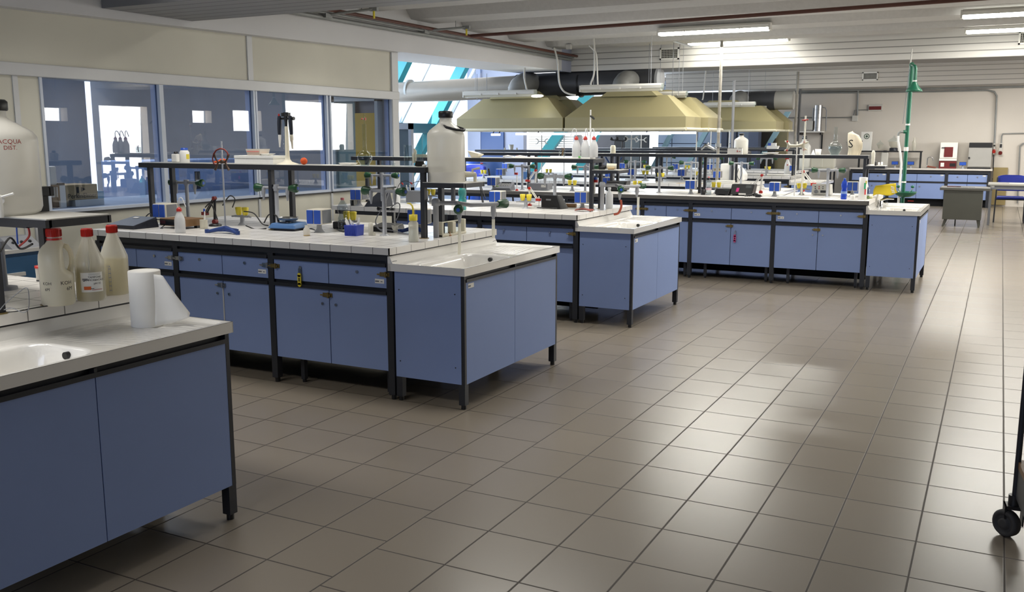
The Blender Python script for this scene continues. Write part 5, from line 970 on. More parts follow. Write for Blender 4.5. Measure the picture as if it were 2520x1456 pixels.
obj('casing', MB().hexa([(-.14,-.10,0),(.13,-.10,0),(.13,.12,0),(-.14,.12,0),(-.14,-.10,.026),(.13,-.10,.026),(.12,.11,.072),(-.10,.11,.072)]), NAVY, t, bev=.004); obj('maker_plate', MB().hexa([(-.06,.055,.0618),(-.01,.055,.0618),(-.01,.08,.0672),(-.06,.08,.0672),(-.06,.055,.0628),(-.01,.055,.0628),(-.01,.08,.0682),(-.06,.08,.0682)]), LGREY, t)
cable('instrument_cable', [(q[0]-.02, q[1]+.12, TOP+.05), (q[0]+.02, q[1]+.14, TOP+.09), (q[0]+.08, q[1]+.12, TOP+.06), (q[0]+.16, q[1]+.1, TOP+.055)], .004, BLACK, 'black cable arching behind the black wedge instrument')
q = B(2, 430, 562); t = thing('bench_meter', 'brown cased bench meter with dark display on wire feet', 'instrument', q, -.05); obj('casing', MB().box(-.125, -.02, .018, .125, .16, .068), WOODB, t, bev=.003); obj('front_panel', MB().box(-.118, -.026, .023, .03, -.02, .063), BLACKG, t); obj('display', MB().box(-.11, -.028, .032, -.06, -.026, .055), pm('dim_red_display', '#3a1d24', .2), t); obj('white_note', MB().box(.055, -.024, .035, .11, -.02, .06), PAPER, t); obj('wire_foot', MB().tube([(-.08, -.02, .02), (-.085, -.05, .0), (-.06, -.05, 0)], .004, 6).box(.08, .1, 0, .11, .13, .02).box(-.1, .1, 0, -.07, .13, .02).box(.08,-.01,0,.1,.01,.02), BLACK, t)
q = B(2, 502, 562); beaker('small translucent plastic beaker with a white rod beside the brown meter', q, .027, .062, mat=HDPEC); 
tag(obj('plastic_pipette', MB().tube([(0, 0, .006), (.004, 0, .06), (.010, 0, .12)], [.004, .007, .003], 8), WHITE, loc=(q[0]+.006, q[1], q[2])), 'white plastic pipette leaning in the small plastic beaker', 'pipette')
def armstand(lab, q, mats, sc=1, mir=1):
    t = thing('electrode_stand', lab, 'electrode stand', q); M1, M2 = mats; m = mir*sc
    obj('base', MB().lathe([(.045*sc, 0), (.045*sc, .012), (.02*sc, .02)], n=18), M1, t)
    obj('lower_arm', MB().tube([(0, 0, .01*sc), (.012*m, 0, .19*sc)], .006*sc, 8).tube([(-.012*m, 0, .01*sc), (-.0*m, 0, .19*sc)], .004*sc, 8), M1, t)
    obj('upper_arm', MB().tube([(.008*m, 0, .20*sc), (-.075*m, 0, .09*sc)], .006*sc, 8).tube([(-.004*m, 0, .205*sc), (-.085*m, 0, .10*sc)], .004*sc, 8), M1, t)
    multi('joint', [MB().cyl((.004*m, -.012*sc, .198*sc), (.004*m, .012*sc, .198*sc), .014*sc, n=12), MB().cyl((0, -.014*sc, .03*sc), (0, .014*sc, .03*sc), .018*sc, n=12)], M2, t)
    h_ = obj('electrode_holder', MB().box(-.115*sc if m > 0 else .07*sc, -.015*sc, .075*sc, -.07*sc if m > 0 else .115*sc, .015*sc, .098*sc), M2, t)
    obj('electrode', MB().tube([(-.10*m, 0, .12*sc), (-.10*m, 0, .10*sc), (-.10*m, 0, .03*sc), (-.10*m, 0, .015*sc)], [.007*sc, .007*sc, .005*sc, .002*sc], 8), SOCK if M1 is BLACK else WHITE, h_)
    return t
armstand('black folding electrode arm with dull red joints behind the blue tripod', B(2, 530, 556), (BLACK, DRED))
for i, (pts, lab) in enumerate((([(505, 510), (518, 500), (528, 520), (535, 540)], 'thin black electrode cable left of the folding arm'), ([(548, 505), (565, 482), (578, 490), (572, 510)], 'thin black electrode cable looping right of the stand rod'), ([(600, 520), (625, 525), (645, 550), (660, 555)], 'thick black cable arching right of the yellow valve'), ([(650, 548), (662, 528), (680, 530), (684, 545)], 'black coiled cable at the left rack post'), ([(605, 555), (630, 564), (655, 562)], 'black cable lying flat left of the rack post'))):
    y = BY[2]+.55; cable('black_cable', [A(u, v, y=y) for u, v in pts], .0045, BLACK, lab)
q = B(2, 706, 566); t = thing('balance', 'blue laboratory balance with a metal pan, behind the left rack posts', 'balance', q, .1); obj('body', MB().hexa([(-.11,-.07,.015),(.11,-.07,.015),(.11,.10,.015),(-.11,.10,.015),(-.09,-.05,.05),(.10,-.06,.045),(.10,.09,.055),(-.09,.09,.055)]), BALB, t, bev=.008); obj('feet', MB().box(-.08, -.04, 0, .09, .07, .015), NAVY, t); obj('pan', MB().lathe([(.02, .05), (.02, .065), (.065, .068), (.07, .085), (.072, .086), (.06, .07)], (0, .02, 0), 24), STEEL, t)
q = B(2, 755, 580); t = thing('reagent_bottle', 'small white plastic bottle without cap at the front of the second bench', 'bottle', q); obj('body', MB().lathe([(.018, 0), (.021, .004), (.021, .042), (.011, .055), (.011, .068)], n=18), HDPE, t); obj('base_stain', MB().lathe([(.0205, .002), (.0213, .006), (.0205, .008)], n=18), pm('amber_stain', '#c9a860', .6), t)
q = B(2, 835, 566); t = thing('power_adapter', 'black power adapter behind the socket box of the second bench', 'adapter', (q[0]-.05, q[1]+.10, TOP)); obj('block', MB().box(-.055, -.04, 0, .055, .04, .05), BLACK, t, bev=.008)
cable('adapter_cable', [A(u, v, z=TOP+.004) for u, v in ((820, 556), (835, 567), (850, 570), (866, 562))], .003, BLACK, 'thin black cable lying right of the socket box')
cable('adapter_cable', [A(u, v, z=TOP+.004) for u, v in ((720, 566), (735, 560), (748, 565), (765, 562), (775, 566))], .003, BLACK, 'thin black cable lying left of the socket box')
q = B(2, 871, 579); t = thing('pipette_tip_basket', 'blue plastic basket full of white droppers', 'basket', q, .12); b = MB(); b.hexa([(-.042,-.04,0),(.042,-.04,0),(.042,.05,0),(-.042,.05,0),(-.046,-.044,.068),(.046,-.044,.068),(.046,.054,.068),(-.046,.054,.068)])
for i in range(9): x = -.04+.01*i; b.box(x-.0015, -.046, .004, x+.0015, -.041, .066)
obj('basket', b, BASKB, t)
for i, (x, y_, dx, h) in enumerate(((-.03, 0, -.035, .11), (-.015, .01, -.02, .10), (0, -.01, .0, .09), (.02, 0, .01, .085), (.03, .01, .008, .115), (-.02, -.02, -.03, .095), (.01, .02, .02, .1))):
    o = tag(obj('dropper', MB().tube([(x, y_, .05), (x+dx*.6, y_, h*.8), (x+dx, y_, h)], [.005, .008, .004], 8), WHITE, loc=q), 'white plastic dropper standing in the blue basket', 'dropper', 'white droppers in the blue basket')
q = B(2, 913, 579); t = thing('tube_holder', 'translucent rounded plastic holder right of the blue basket', 'holder', q); obj('body', MB().lathe([(.016, 0), (.016, .065), (.014, .078), (.008, .084), (0, .085)], n=18).box(-.004, -.014, 0, .028, .014, .02), HDPEC, t)
q = B(2, 932, 571); t = thing('ph_meter', 'black instrument with cables behind the third tap of the second bench', 'instrument', (q[0], q[1]+.08, TOP)); obj('casing', MB().hexa([(-.10,-.06,0),(.10,-.06,0),(.10,.09,0),(-.10,.09,0),(-.09,-.05,.03),(.09,-.05,.03),(.09,.08,.05),(-.09,.08,.05)]), BLACK, t, bev=.004)
for pts, lab in (([(950, 575), (930, 560), (925, 540), (945, 505)], 'grey electrode cable rising left of the third tap'), ([(990, 573), (960, 566), (932, 563), (925, 548)], 'grey cable lying behind the third tap'), ([(958, 515), (975, 500), (984, 505), (980, 530), (972, 545)], 'black cable hanging at the white cup')):
    cable('grey_cable', [A(u, v, y=BY[2]+.62) for u, v in pts], .0035, MGREY, lab)
tag(obj('holding_clamp', MB().box(-.07, -.008, 0, .05, .008, .016).cyl((-.07, 0, .008), (-.08, 0, .008), .014, n=10), BLACK, loc=A(955, 517, y=BY[2]+.66)), 'black horizontal clamp arm above the cups of the second bench', 'clamp')
q = B(2, 972, 571); beaker('white plastic cup holding a tall electrode behind the third tap', q, .022, .042, 'plastic_cup', mat=HDPE); tag(obj('electrode', MB().cyl((0, 0, .006), (0, 0, .13), .006, n=10), LGREY, loc=q), 'tall grey electrode in the white plastic cup', 'electrode')
x0 = A(1120, 583, z=TOP); x1_ = A(1178, 573, z=TOP); t = thing('test_tube_rack', 'ivory plastic test tube rack at the corner of the second bench', 'rack', (BX[2]-.075, (x0.y+x1_.y)/2-.04, TOP), PI/2); L = .15
obj('rack', MB().box(-L, -.028, 0, L, .028, .014).box(-L, -.004, .085, L, .004, .092).box(-L, -.025, 0, -L+.02, .025, .095).box(L-.02, -.025, 0, L, .025, .095).box(-.01, -.02, .014, .03, .02, .085), IVORY, t, bev=.003)
for i, (x, h) in enumerate(((-.06, .14), (.06, .17), (.09, .20))): tag(obj('test_tube', MB().lathe([(0, .016), (.008, .02), (.009, .03), (.009, h), (.010, h+.002)], n=14), CLEAR, loc=(t.location.x, t.location.y+x, TOP)), 'clear test tube standing in the ivory rack', 'test tube', 'test tubes in the ivory rack')
q = B(2, 1107, 580); tag(obj('rubber_bung', MB().lathe([(.012, 0), (.012, .006), (.004, .009), (.004, .026), (0, .027)], n=14), pm('tan_rubber', '#b98a62', .6), loc=q), 'tan rubber bung with white tip near the test tube rack', 'bung')
# ================================================================ THIRD BENCH AND RACK
q = B(3, 932, 508); t = thing('label_printer', 'navy moulded printer-like instrument on the third bench, seen over the second', 'instrument', q, .1); obj('body', MB().hexa([(-.13,-.06,0),(.10,-.06,0),(.10,.1,0),(-.13,.1,0),(-.10,-.03,.03),(.09,-.05,.02),(.08,.08,.15),(-.03,.08,.15)]), NAVY, t, bev=.01); obj('paper_curl', MB().tube([(-.07, -.02, .06), (-.09, -.03, .075), (-.06, -.03, .12)], .012, 8), WHITE, t)
q = B(3, 877, 511); beaker('frosted plastic beaker left of the navy instrument', q, .024, .065, 'plastic_beaker', mat=HDPEC)
tag(obj('black_cup', MB().lathe([(.02, 0), (.024, .05), (.02, .05)], n=16), BLACK, loc=B(3, 868, 508)), 'small black cup left of the frosted plastic beaker', 'cup')
q = B(3, 977, 514); t = thing('squeeze_bottle', 'white squeeze bottle behind the third tap of the second bench', 'bottle', q); obj('body', MB().lathe([(.028, 0), (.03, .01), (.03, .09), (.012, .12), (.008, .14)], n=18), PPW, t)
q = B(3, 1022, 500); t = thing('grey_instrument', 'grey boxy instrument with wires at the rear of the third bench', 'instrument', q); obj('casing', MB().box(-.09, -.03, .01, .09, .10, .12), MGREY, t, bev=.006)
for i, (pts, lab) in enumerate((([(975, 470), (985, 450), (1000, 445), (1012, 452)], 'thin red and black lead over the grey instrument, left'), ([(1012, 452), (1030, 446), (1050, 450)], 'thin black lead over the grey instrument, right'))): cable('test_lead', [A(u, v, y=BY[3]+.9) for u, v in pts], .003, BLACK, lab)
for u, v, lab in ((988, 450, 'red crocodile clip above the grey instrument, left'), (1010, 449, 'red crocodile clip above the grey instrument, middle'), (1018, 470, 'red plug at the side of the grey instrument')): tag(obj('red_clip', MB().tube([(0,0,0), (.012, 0, -.006), (.02, 0, -.02)], [.006, .009, .004], 8), RED, loc=A(u, v, y=BY[3]+.88)), lab, 'clip')
for s, u in enumerate((1000, 1008)): tag(obj('white_probe', MB().tube([(0, 0, 0), (.012, 0, -.09)], [.006, .004], 8), WHITE, loc=A(u, 455, y=BY[3]+.9)), ['white probe hanging before the grey instrument, left one', 'white probe hanging before the grey instrument, right one'][s], 'probe')
q = B(3, 1188, 506); t = thing('folding_stand', 'thin black folding arm on the third bench, right of the carboy', 'stand', q); obj('foot', MB().lathe([(.04, 0), (.04, .008), (.01, .012)], n=14), BLACK, t); obj('arm', MB().tube([(0, 0, .01), (-.03, 0, .19)], .005, 8).tube([(.012, 0, .01), (-.018, 0, .19), (.03, 0, .06)], .005, 8).cyl((-.024, -.01, .19), (-.024, .01, .19), .012, n=10), BLACK, t)
q = B(3, 1357, 513); t = thing('dark_instrument', 'dark sloping instrument on the third bench with a tangle of black cables', 'instrument', q, -.1); obj('casing', MB().hexa([(-.09,-.03,0),(.12,-.03,0),(.12,.1,0),(-.05,.1,0),(-.11,.0,.12),(.06,.0,.12),(.06,.08,.12),(-.10,.08,.12)]), BLACK, t, bev=.006); obj('label_plate', MB().box(-.05, -.012, .07, .0, -.006, .085), MGREY, t)
q0 = q
for i in range(4): a = i*1.3; cable('black_cable', [(q0[0]-.10+.02*math.cos(a), q0[1]-.05+.015*math.sin(a), TOP+.01), (q0[0]-.06, q0[1]-.07-.01*i, TOP+.012), (q0[0]-.02+.03*i, q0[1]-.06+.01*i, TOP+.008), (q0[0]+.08, q0[1]-.05, TOP+.006)], .004, BLACK, ['black cable of the dark instrument, hanging from its top', 'black cable of the dark instrument, lying foremost', 'black cable of the dark instrument, in the middle of the tangle', 'black cable of the dark instrument, running right'][i])
q = B(3, 1304, 512); armstand('white electrode arm with red joints left of the dark instrument', q, (WHITE, RED), .9, -1)
q = A(1437, 520, z=TOP); b = MB(); b.grid(lambda u, v: (-.075+.15*u, -.03+.07*v, .006+.012*math.sin(3*u+5*v)**2+.01*math.sin(PI*u)), 12, 8); tag(obj('cleaning_cloth', b, RCLOTH, loc=(q.x, max(q.y, BY[3]+.06), TOP), solid=.003), 'crumpled dull red cloth at the front edge of the third bench', 'cloth')
q = B(3, 1402, 511); tag(obj('wooden_roll', MB().cyl((-.05, 0, .02), (.06, .01, .02), .018, n=12), WOODB, loc=q), 'brown roll lying right of the dark instrument', 'roll')
q = B(3, 1499, 512); t = thing('plastic_bottle', 'tall white plastic bottle with narrow neck at the right end of the third bench', 'bottle', q); obj('body', MB().lathe([(.03, 0), (.034, .006), (.034, .115), (.028, .135), (.013, .152), (.013, .168), (.015, .17), (.015, .185), (0, .186)], n=20), PPW, t)
zt = 1.25; tq = (-.90, BY[3]+.60, zt); t = thing('toilet_roll_tube', 'tan and white roll lying on the side tray of the third rack', 'roll', tq); obj('roll', MB().cyl((-.02, 0, .032), (.06, .03, .028), .024, n=16), IVORY, t); obj('tan_end', MB().cyl((.0, -.02, .012), (.05, .0, .012), .012, n=10), CARD, t); tag(obj('black_clamp', MB().tube([(-.03, 0, .012), (.02, 0, .02), (.04, .0, .03)], [.012, .02, .01], 8), BLACK, loc=(-.97, BY[3]+.62, zt)), 'black clamp lying on the side tray of the third rack', 'clamp')
t = thing('hanging_clip', 'red and blue clip with white probes hanging under the tray of the third rack', 'clip', A(1463, 440, y=BY[3]+.60)); obj('clip', MB().box(-.03, -.01, -.01, .02, .01, .015), SOCK, t); obj('red_part', MB().box(-.015, -.012, -.03, .03, .012, -.008), RED, t); obj('white_probe', MB().cyl((.0, 0, -.02), (.002, 0, -.13), .009, n=10).cyl((-.028, 0, 0), (-.028, 0, -.11), .005, n=8), WHITE, t)
x0, x1 = AX(1262, BY[3]+.6, 390), AX(1455, BY[3]+.6, 390); tag(obj('paper_tray', MB().box(x0, BY[3]+.57, SH, x1, BY[3]+.70, SH+.010), PAPER, bev=.003), 'long white paper tray on the third rack under the red-capped bottles', 'tray')
for b_ in [o for o in COL.objects if o.get('group') == 'plastic wash bottles' and o.location.z > 1.3]: b_.location.z = SH+.011
q = (AX(1383, BY[3]+.65, 385), BY[3]+.65, SH+.011); beaker('small glass beaker on the third rack, left of the red-capped bottles', q, .027, A(1383, 368, y=q[1]).z-q[2]); 
tag(obj('twig_bundle', MB().tube([(0, 0, .01), (.004, 0, .05), (.0, 0, .085)], .004, 6).tube([(.006, 0, .01), (.012, 0, .05), (.02, 0, .08)], .004, 6), WOODB, loc=q), 'brown sticks standing in the glass beaker of the third rack', 'stick')
q = RY(3, 1171, .08); tag(obj('paper_boat', MB().hexa([(-.03,-.03,0),(.03,-.03,0),(.03,.03,0),(-.03,.03,0),(-.06,-.05,.062),(.06,-.05,.035),(.06,.05,.03),(-.06,.05,.06)]), pm('ivory_paper', '#efe6cf', .8), loc=q), 'tilted ivory paper dish on the third rack right of the carboy', 'dish')
for u, lab in ((1250, 'white plastic spoon lying on the third rack, left'), (1280, 'white plastic spatula lying on the third rack, right')): q = RY(3, u, .05); tag(obj('plastic_spatula', MB().tube([(-.05, 0, .014), (.0, .0, .018), (.06, 0, .014)], [.004, .008, .003], 8), WHITE, loc=q), lab, 'spatula')
q = RY(3, 1273, .07); tag(obj('bottle_stopper', MB().lathe([(.008, 0), (.008, .012), (0, .013)], n=12), RED, loc=(q[0], q[1], SH+.011)), 'tiny red cap on the third rack', 'cap'); q = RY(3, 1427, .03); tag(obj('bottle_stopper', MB().lathe([(.011, 0), (.011, .01), (0, .012)], n=12), pm('bright_green', '#4fae3a', .5), loc=(q[0], q[1]-.01, SH+.011)), 'small green cap in front of the red-capped bottles', 'cap')
q = (AX(1452, BY[3]+1.0, 400), BY[3]+1.0, TOP); t = thing('retort_stand', 'tall thin white rod stand rising behind the right red-capped bottle', 'stand', q); obj('base', MB().box(-.08, -.06, 0, .08, .1, .012), WHITE, t); obj('rod', MB().cyl((0, 0, .01), (0, 0, A(1452, 270, y=q[1]).z-TOP), .0065, n=10), WHITE, t); zc = A(1452, 285, y=q[1]).z-TOP; obj('black_clip', MB().tube([(.0, -.01, zc), (.025, -.01, zc-.015), (.04, -.01, zc-.03)], [.007, .01, .008], 8), BLACK, t)
# ================================================================ FOURTH BENCH AND RACK
q = B(4, 1240, 471); t = thing('keypad_balance', 'grey sloping keypad instrument with a green key on the fourth bench', 'instrument', q, .1); obj('casing', MB().hexa([(-.11,-.05,0),(.11,-.05,0),(.11,.1,0),(-.11,.1,0),(-.12,-.06,.03),(.10,-.06,.03),(.10,.09,.10),(-.07,.09,.10)]), MGREY, t, bev=.006); k_ = MB()
for i in range(4):
    for j in range(2): x = -.04+.03*i; y_ = -.01+.03*j; z = .055+.0141*j; k_.box(x, y_, z, x+.016, y_+.016, z+.012)
obj('keys', k_, LGREY, t); obj('green_key', MB().box(-.085, -.03, .046, -.06, -.008, .052), pm('lime_key', '#9ccc3a', .5), t); obj('display', MB().box(-.05, .055, .086, .07, .08, .096), BLACKG, t)
q = B(4, 1272, 470); t = thing('electrode_stand', 'thin white electrode rod with red clip right of the keypad instrument', 'electrode stand', q); obj('rod', MB().cyl((0, 0, 0), (0, 0, .21), .007, n=8), WHITE, t); obj('red_clip', MB().box(-.03, -.01, .19, .01, .01, .215), RED, t); obj('red_foot', MB().lathe([(.02, 0), (.014, .02)], n=10), RED, t)
q = B(4, 1330, 468); t = thing('grey_instrument', 'flat grey instrument on the fourth bench behind the white electrode arm', 'instrument', q); obj('casing', MB().box(-.14, -.06, .008, .12, .10, .085), MGREY, t, bev=.006); obj('note', MB().box(.04, -.066, .04, .1, -.06, .07), LGREY, t)
q = B(4, 1318, 466); armstand('white electrode arm with red knob behind the flat grey instrument', (q[0]-.06, q[1]+.12, q[2]), (WHITE, RED), 1.15, 1)
def psu(lab, q, w=.13, h=.09, pink=False, S=False, rz=0):
    t = thing('power_supply', lab, 'instrument', q, rz); obj('casing', MB().hexa([(-w,-.06,.012),(w*.85,-.06,.012),(w*.85,.12,.012),(-w,.12,.012),(-w*.9,-.03,h),(w,-.03,h),(w,.11,h),(-w*.9,.11,h)]), BLACK, t, bev=.008); obj('feet', MB().box(-w*.8, -.05, 0, -w*.5, -.02, .014).box(w*.4, -.05, 0, w*.7, -.02, .014).box(-w*.8,.06,0,w*.7,.09,.014), BLACK, t); obj('display', MB().hexa([(w*.3,-.0455,h*.68),(w*.78,-.0455,h*.68),(w*.78,-.04,h*.7),(w*.3,-.04,h*.7),(w*.3,-.036,h*.93),(w*.78,-.036,h*.93),(w*.78,-.032,h*.93),(w*.3,-.032,h*.93)]), pm('dim_lcd', '#3c4142', .25), t)
    if pink: obj('pink_sticker', MB().hexa([(-w*.5,-.0585,h*.35),(-w*.28,-.0585,h*.35),(-w*.28,-.05,h*.35),(-w*.5,-.05,h*.35),(-w*.45,-.045,h*.68),(-w*.22,-.045,h*.68),(-w*.22,-.04,h*.68),(-w*.45,-.04,h*.68)]), pm('magenta_sticker', '#d8308a', .5), t); obj('white_tag', MB().box(-w*.25, -.064, .012, w*.35, -.058, .028), PAPER, t)
    if S: obj('letter_mark', xf(textmesh('S', .05), Matrix.Translation((w*.75, -.066, .04)) @ Matrix.Rotation(PI/2, 4, 'X')), PAPER, t)
    return t
psu('black power supply with a white S on its foot, behind the third sink tap', B(4, 1518, 470), .135, .12, S=True)
psu('large black meter with a magenta sticker on the fourth bench', B(4, 1828, 481), .13, .125, pink=True); psu('low black power supply left of the magenta-stickered meter', B(4, 1780, 480), .085, .075)
tag(obj('black_cup', MB().lathe([(.024, 0), (.03, .06), (.026, .06), (.02, .01)], n=16), BLACK, loc=B(4, 1730, 479)), 'black cup at the first rack post of the fourth bench', 'cup')
armstand('white electrode arm with red base and red clip right of the large black meter', B(4, 1872, 480), (WHITE, RED), 1.1, 1); armstand('white electrode arm with red joint and pink clip at the burette stand', B(4, 1975, 476), (WHITE, RED), 1.25, -1)
q = B(4, 1880, 476); t = thing('wire_tangle', 'dark tangle of adapters and cables left of the white stand base', 'cable tangle', (q[0]+.05, BY[4]+.12, TOP)); b = MB()
for i in range(7): a = i*.9; b.tube([(.08*math.cos(a)-.02, .03*math.sin(a*1.7), .012), (.03*math.cos(a+2), .02, .02+.004*i), (.09*math.cos(a+3), -.02*math.cos(a), .01)], .005, 6)
b.box(.02, -.02, 0, .07, .02, .03); obj('cables', b, BLACK, t)
cable('thin_cable', [A(u, v, y=BY[4]+.5) for u, v in ((1818, 414), (1814, 430), (1820, 442), (1826, 425), (1822, 410))], .004, MGREY, 'grey cable looped over the tap behind the large black meter')
cable('thin_cable', [A(u, v, z=TOP+.005) for u, v in ((1905, 478), (1925, 481), (1945, 474), (1960, 470))], .003, MGREY, 'thin grey cable lying before the white stand base')
q = B(4, 1955, 487); t = thing('burette_stand', 'white burette stand with butterfly clamp and a tall glass burette', 'stand', (q[0], BY[4]+.13, TOP)); yq = BY[4]+.13; obj('base', MB().box(-.165, -.06, 0, .165, .06, .022), WHITE, t, bev=.004); RT = A(1958, 348, y=yq).z-TOP; obj('rod', MB().cyl((0, .02, .02), (.004, .02, RT), .007, n=10), WHITE, t); zc = A(1958, 359, y=yq).z-TOP
b = MB(); b.tube([(-.12, 0, zc+.05), (-.09, 0, zc+.035), (-.07, 0, zc), (0, 0, zc), (.06, 0, zc+.01), (.085, 0, zc+.03), (.12, 0, zc+.04)], [.006, .012, .02, .013, .02, .014, .006], 8).tube([(-.075, 0, zc), (-.09, 0, zc-.035), (-.12, 0, zc-.05)], [.018, .012, .006], 8).tube([(.06, 0, zc), (.085, 0, zc-.03), (.11, 0, zc-.04)], [.018, .012, .006], 8); cl_ = obj('butterfly_clamp', b, IVORY, t)
for s, z in ((-.09, .045), (-.09, -.045), (.08, .04), (.08, -.04)): obj('screw', MB().sph((s, -.015, zc+z), .011, 10), RED, cl_)
zb_ = A(1980, 285, y=yq).z-TOP; xb_ = AX(1978, yq, 380)-q[0]; obj('burette', MB().cyl((xb_, -.02, .04), (xb_+.004, -.02, zb_), .0085, n=10), HDPEC, t); zr_ = A(1980, 296, y=yq).z-TOP; obj('burette_top', MB().sph((xb_, -.02, zr_), .012, 10).cyl((xb_-.03, -.02, zr_), (xb_+.03, -.02, zr_+.006), .006, n=8), RED, t)
q = B(4, 2022, 480); t = thing('power_supply', 'beige power supply with rows of sockets and a dial on the fourth bench', 'instrument', q, .05); obj('casing', MB().hexa([(-.105,-.05,.008),(.09,-.05,.008),(.11,.1,.008),(-.105,.1,.008),(-.10,-.05,.125),(.085,-.05,.125),(.10,.08,.12),(-.10,.08,.12)]), LGREY, t, bev=.006)
for i in range(4):
    for j in range(2): obj('terminal', MB().cyl((-.065+.04*i, -.05, .095-.02*j), (-.065+.04*i, -.056, .095-.02*j), .006, n=8), RED if i in (1, 3) and j == 0 or i == 1 else BLACK, t)
obj('lower_panel', MB().box(-.01, -.054, .03, .05, -.05, .055), BLACK, t); obj('dial', MB().cyl((-.055, -.05, .04), (-.055, -.06, .04), .02, n=16), MGREY, t)
q = B(4, 2098, 492); tag(obj('plastic_cup', MB().lathe([(.02, 0), (.026, .052), (.024, .052), (.019, .004)], n=18), WHITE, loc=q), 'white plastic cup right of the blue water bottle', 'cup')
q = B(4, 2122, 491); t = thing('wipe_canister', 'white cylindrical wipe roll with green and red print near the fourth sink', 'roll', q); h = A(2122, 436, y=q[1]).z-TOP; obj('roll', MB().lathe([(.040, 0), (.041, .003), (.041, h-.003), (.038, h)], n=28), WHITE, t); a = camang(q)
for col, z, hh_, off in (('#35c08a', .62, .28, .45), ('#e2484e', .36, .26, .62), ('#c9c23a', .78, .14, .75)): g_ = MB(); g_.grid(lambda u, v: ((u-.5)*.018, (v-.5)*h*hh_, 0), 3, 1); obj('printed_patch', wrap(g_, .0415, a+off, h*z), pm('print'+col[1:4], col, .4), t)
q = B(4, 2139, 489); t = thing('soap_bottle', 'clear dispenser bottle with a little green soap at the corner of the fourth bench', 'bottle', (BX[4]-.07, q[1], TOP)); obj('body', MB().lathe([(.026, 0), (.028, .005), (.026, .06), (.03, .10), (.02, .12), (.008, .125)], n=18), PETC, t); obj('soap', MB().lathe([(.0255, .003), (.026, .03), (0, .031)], n=18), GSOAP, t); obj('nozzle', MB().lathe([(.012, .12), (.010, .14), (.005, .15), (.004, .165)], n=12), WHITE, t)
tag(obj('sponge', MB().box(-.035, -.025, 0, .035, .025, .024), pm('pale_sponge', '#d9d3a2', .95), loc=(BX[4]-.05, BY[4]+.42, TOP), bev=.006), 'pale yellow sponge at the right end of the fourth bench', 'sponge')
# rack 4
x0, x1 = AX(1790, BY[4]+.58, 375), AX(1826, BY[4]+.58, 375); t = thing('white_box', 'low white box with faint red marks on the fourth rack in front of a carboy', 'box', ((x0+x1)/2, BY[4]+.63, SH)); w = (x1-x0)/2; obj('box', MB().box(-w, -.05, 0, w, .05, .065), PAPER, t); obj('dark_contents', MB().box(-w*.9, -.04, .065, w*.2, .04, .069).box(w*.45,-.04,.065,w*.9,.04,.069), BLACK, t); obj('red_marks', MB().box(w*.3, -.052, .025, w*.42, -.05, .045).box(w*.55, -.052, .03, w*.8, -.05, .036), REDINK, t)
q = RY(4, 1895, .05); tag(obj('paper_dish', MB().lathe([(.03, 0), (.08, .012), (.09, .022), (.075, .014), (0, .004)], n=20), PAPER, loc=q), 'shallow white dish on the fourth rack', 'dish')
q = RY(4, 1722, .05); tag(obj('paper_sheet', MB().box(-.075, -.04, 0, .075, .04, .006), PAPER, loc=q), 'white sheet lying on the fourth rack at its left joint', 'paper')
q = RY(4, 1508, .08); t = thing('plastic_jar', 'cream plastic jar on the left part of the fourth rack', 'jar', q); obj('body', MB().lathe([(.030, 0), (.032, .004), (.032, .078), (.025, .088), (.025, .095), (0, .096)], n=18), IVORY, t)
q = RY(4, 2012, .08); tag(obj('plastic_cup', MB().lathe([(.026, 0), (.034, .062), (.03, .062), (.024, .004)], n=18), WHITE, loc=q), 'white cup on the fourth rack left of the round flask', 'cup')
q = RY(4, 2000, .12); tag(obj('small_cone', MB().lathe([(.022, 0), (.004, .05), (0, .052)], n=14), PAPER, loc=q), 'small white cone on the fourth rack left of the white cup', 'cone')
q = RY(4, 2053, .07); flask('large round flask with a long neck on the fourth rack, left of the cloth bag', q, .071, A(2053, 312, y=q[1]).z-SH)
q = RY(4, 2099, .12); t = thing('canvas_bag', 'natural canvas bag standing on the fourth rack, black letter S printed on it', 'bag', q, -.15); h = A(2099, 325, y=q[1]).z-SH
def bag(u, v):
    a = u*2*PI; w = .052+.022*math.sin(PI*min(1, v*1.02))**1*(.4+.6*v)-.012*v; k = 1+.10*math.sin(a*3+4*v)+.06*math.sin(a*7+2*v)
    if v > .93: k *= (1-v)/.07*.9+.1
    return (w*1.15*math.cos(a)*k+.012*math.sin(3*v)-.016*v*v, w*.7*math.sin(a)*k, h*v*(1-.05*math.cos(a)))
b = MB(); b.grid(bag, 40, 24); obj('bag', b, CANVAS, t)
obj('letter', xf(textmesh('S', .12), Matrix.Translation((-.012, -.075, h*.48)) @ Matrix.Rotation(PI/2, 4, 'X')), INK, t)
obj('side_mark', xf(textmesh('Y', .06), Matrix.Translation((-.064, -.045, h*.5)) @ Matrix.Rotation(-.9, 4, 'Z') @ Matrix.Rotation(PI/2, 4, 'X')), INK, t)
ty = BY[4]+.62; zt = 1.235
for u, hh_, lab, mt, r_ in ((2143, .012, 'low white dish on the side tray of the fourth rack', PAPER, .035), (2155, .045, 'black marker cap on the side tray of the fourth rack', BLACK, .008), (2163, .035, 'small white tube on the side tray of the fourth rack, left', WHITE, .010), (2170, .038, 'small white tube on the side tray of the fourth rack, right', WHITE, .011)): tag(obj('tray_item', MB().lathe([(r_, 0), (r_*.9, hh_), (0, hh_+.001)], n=12), mt, loc=(min(AX(u, ty, 405), 1.01), ty, zt)), lab, lab.split(' on ')[0].split()[-1] if 'dish' in lab else 'tube')
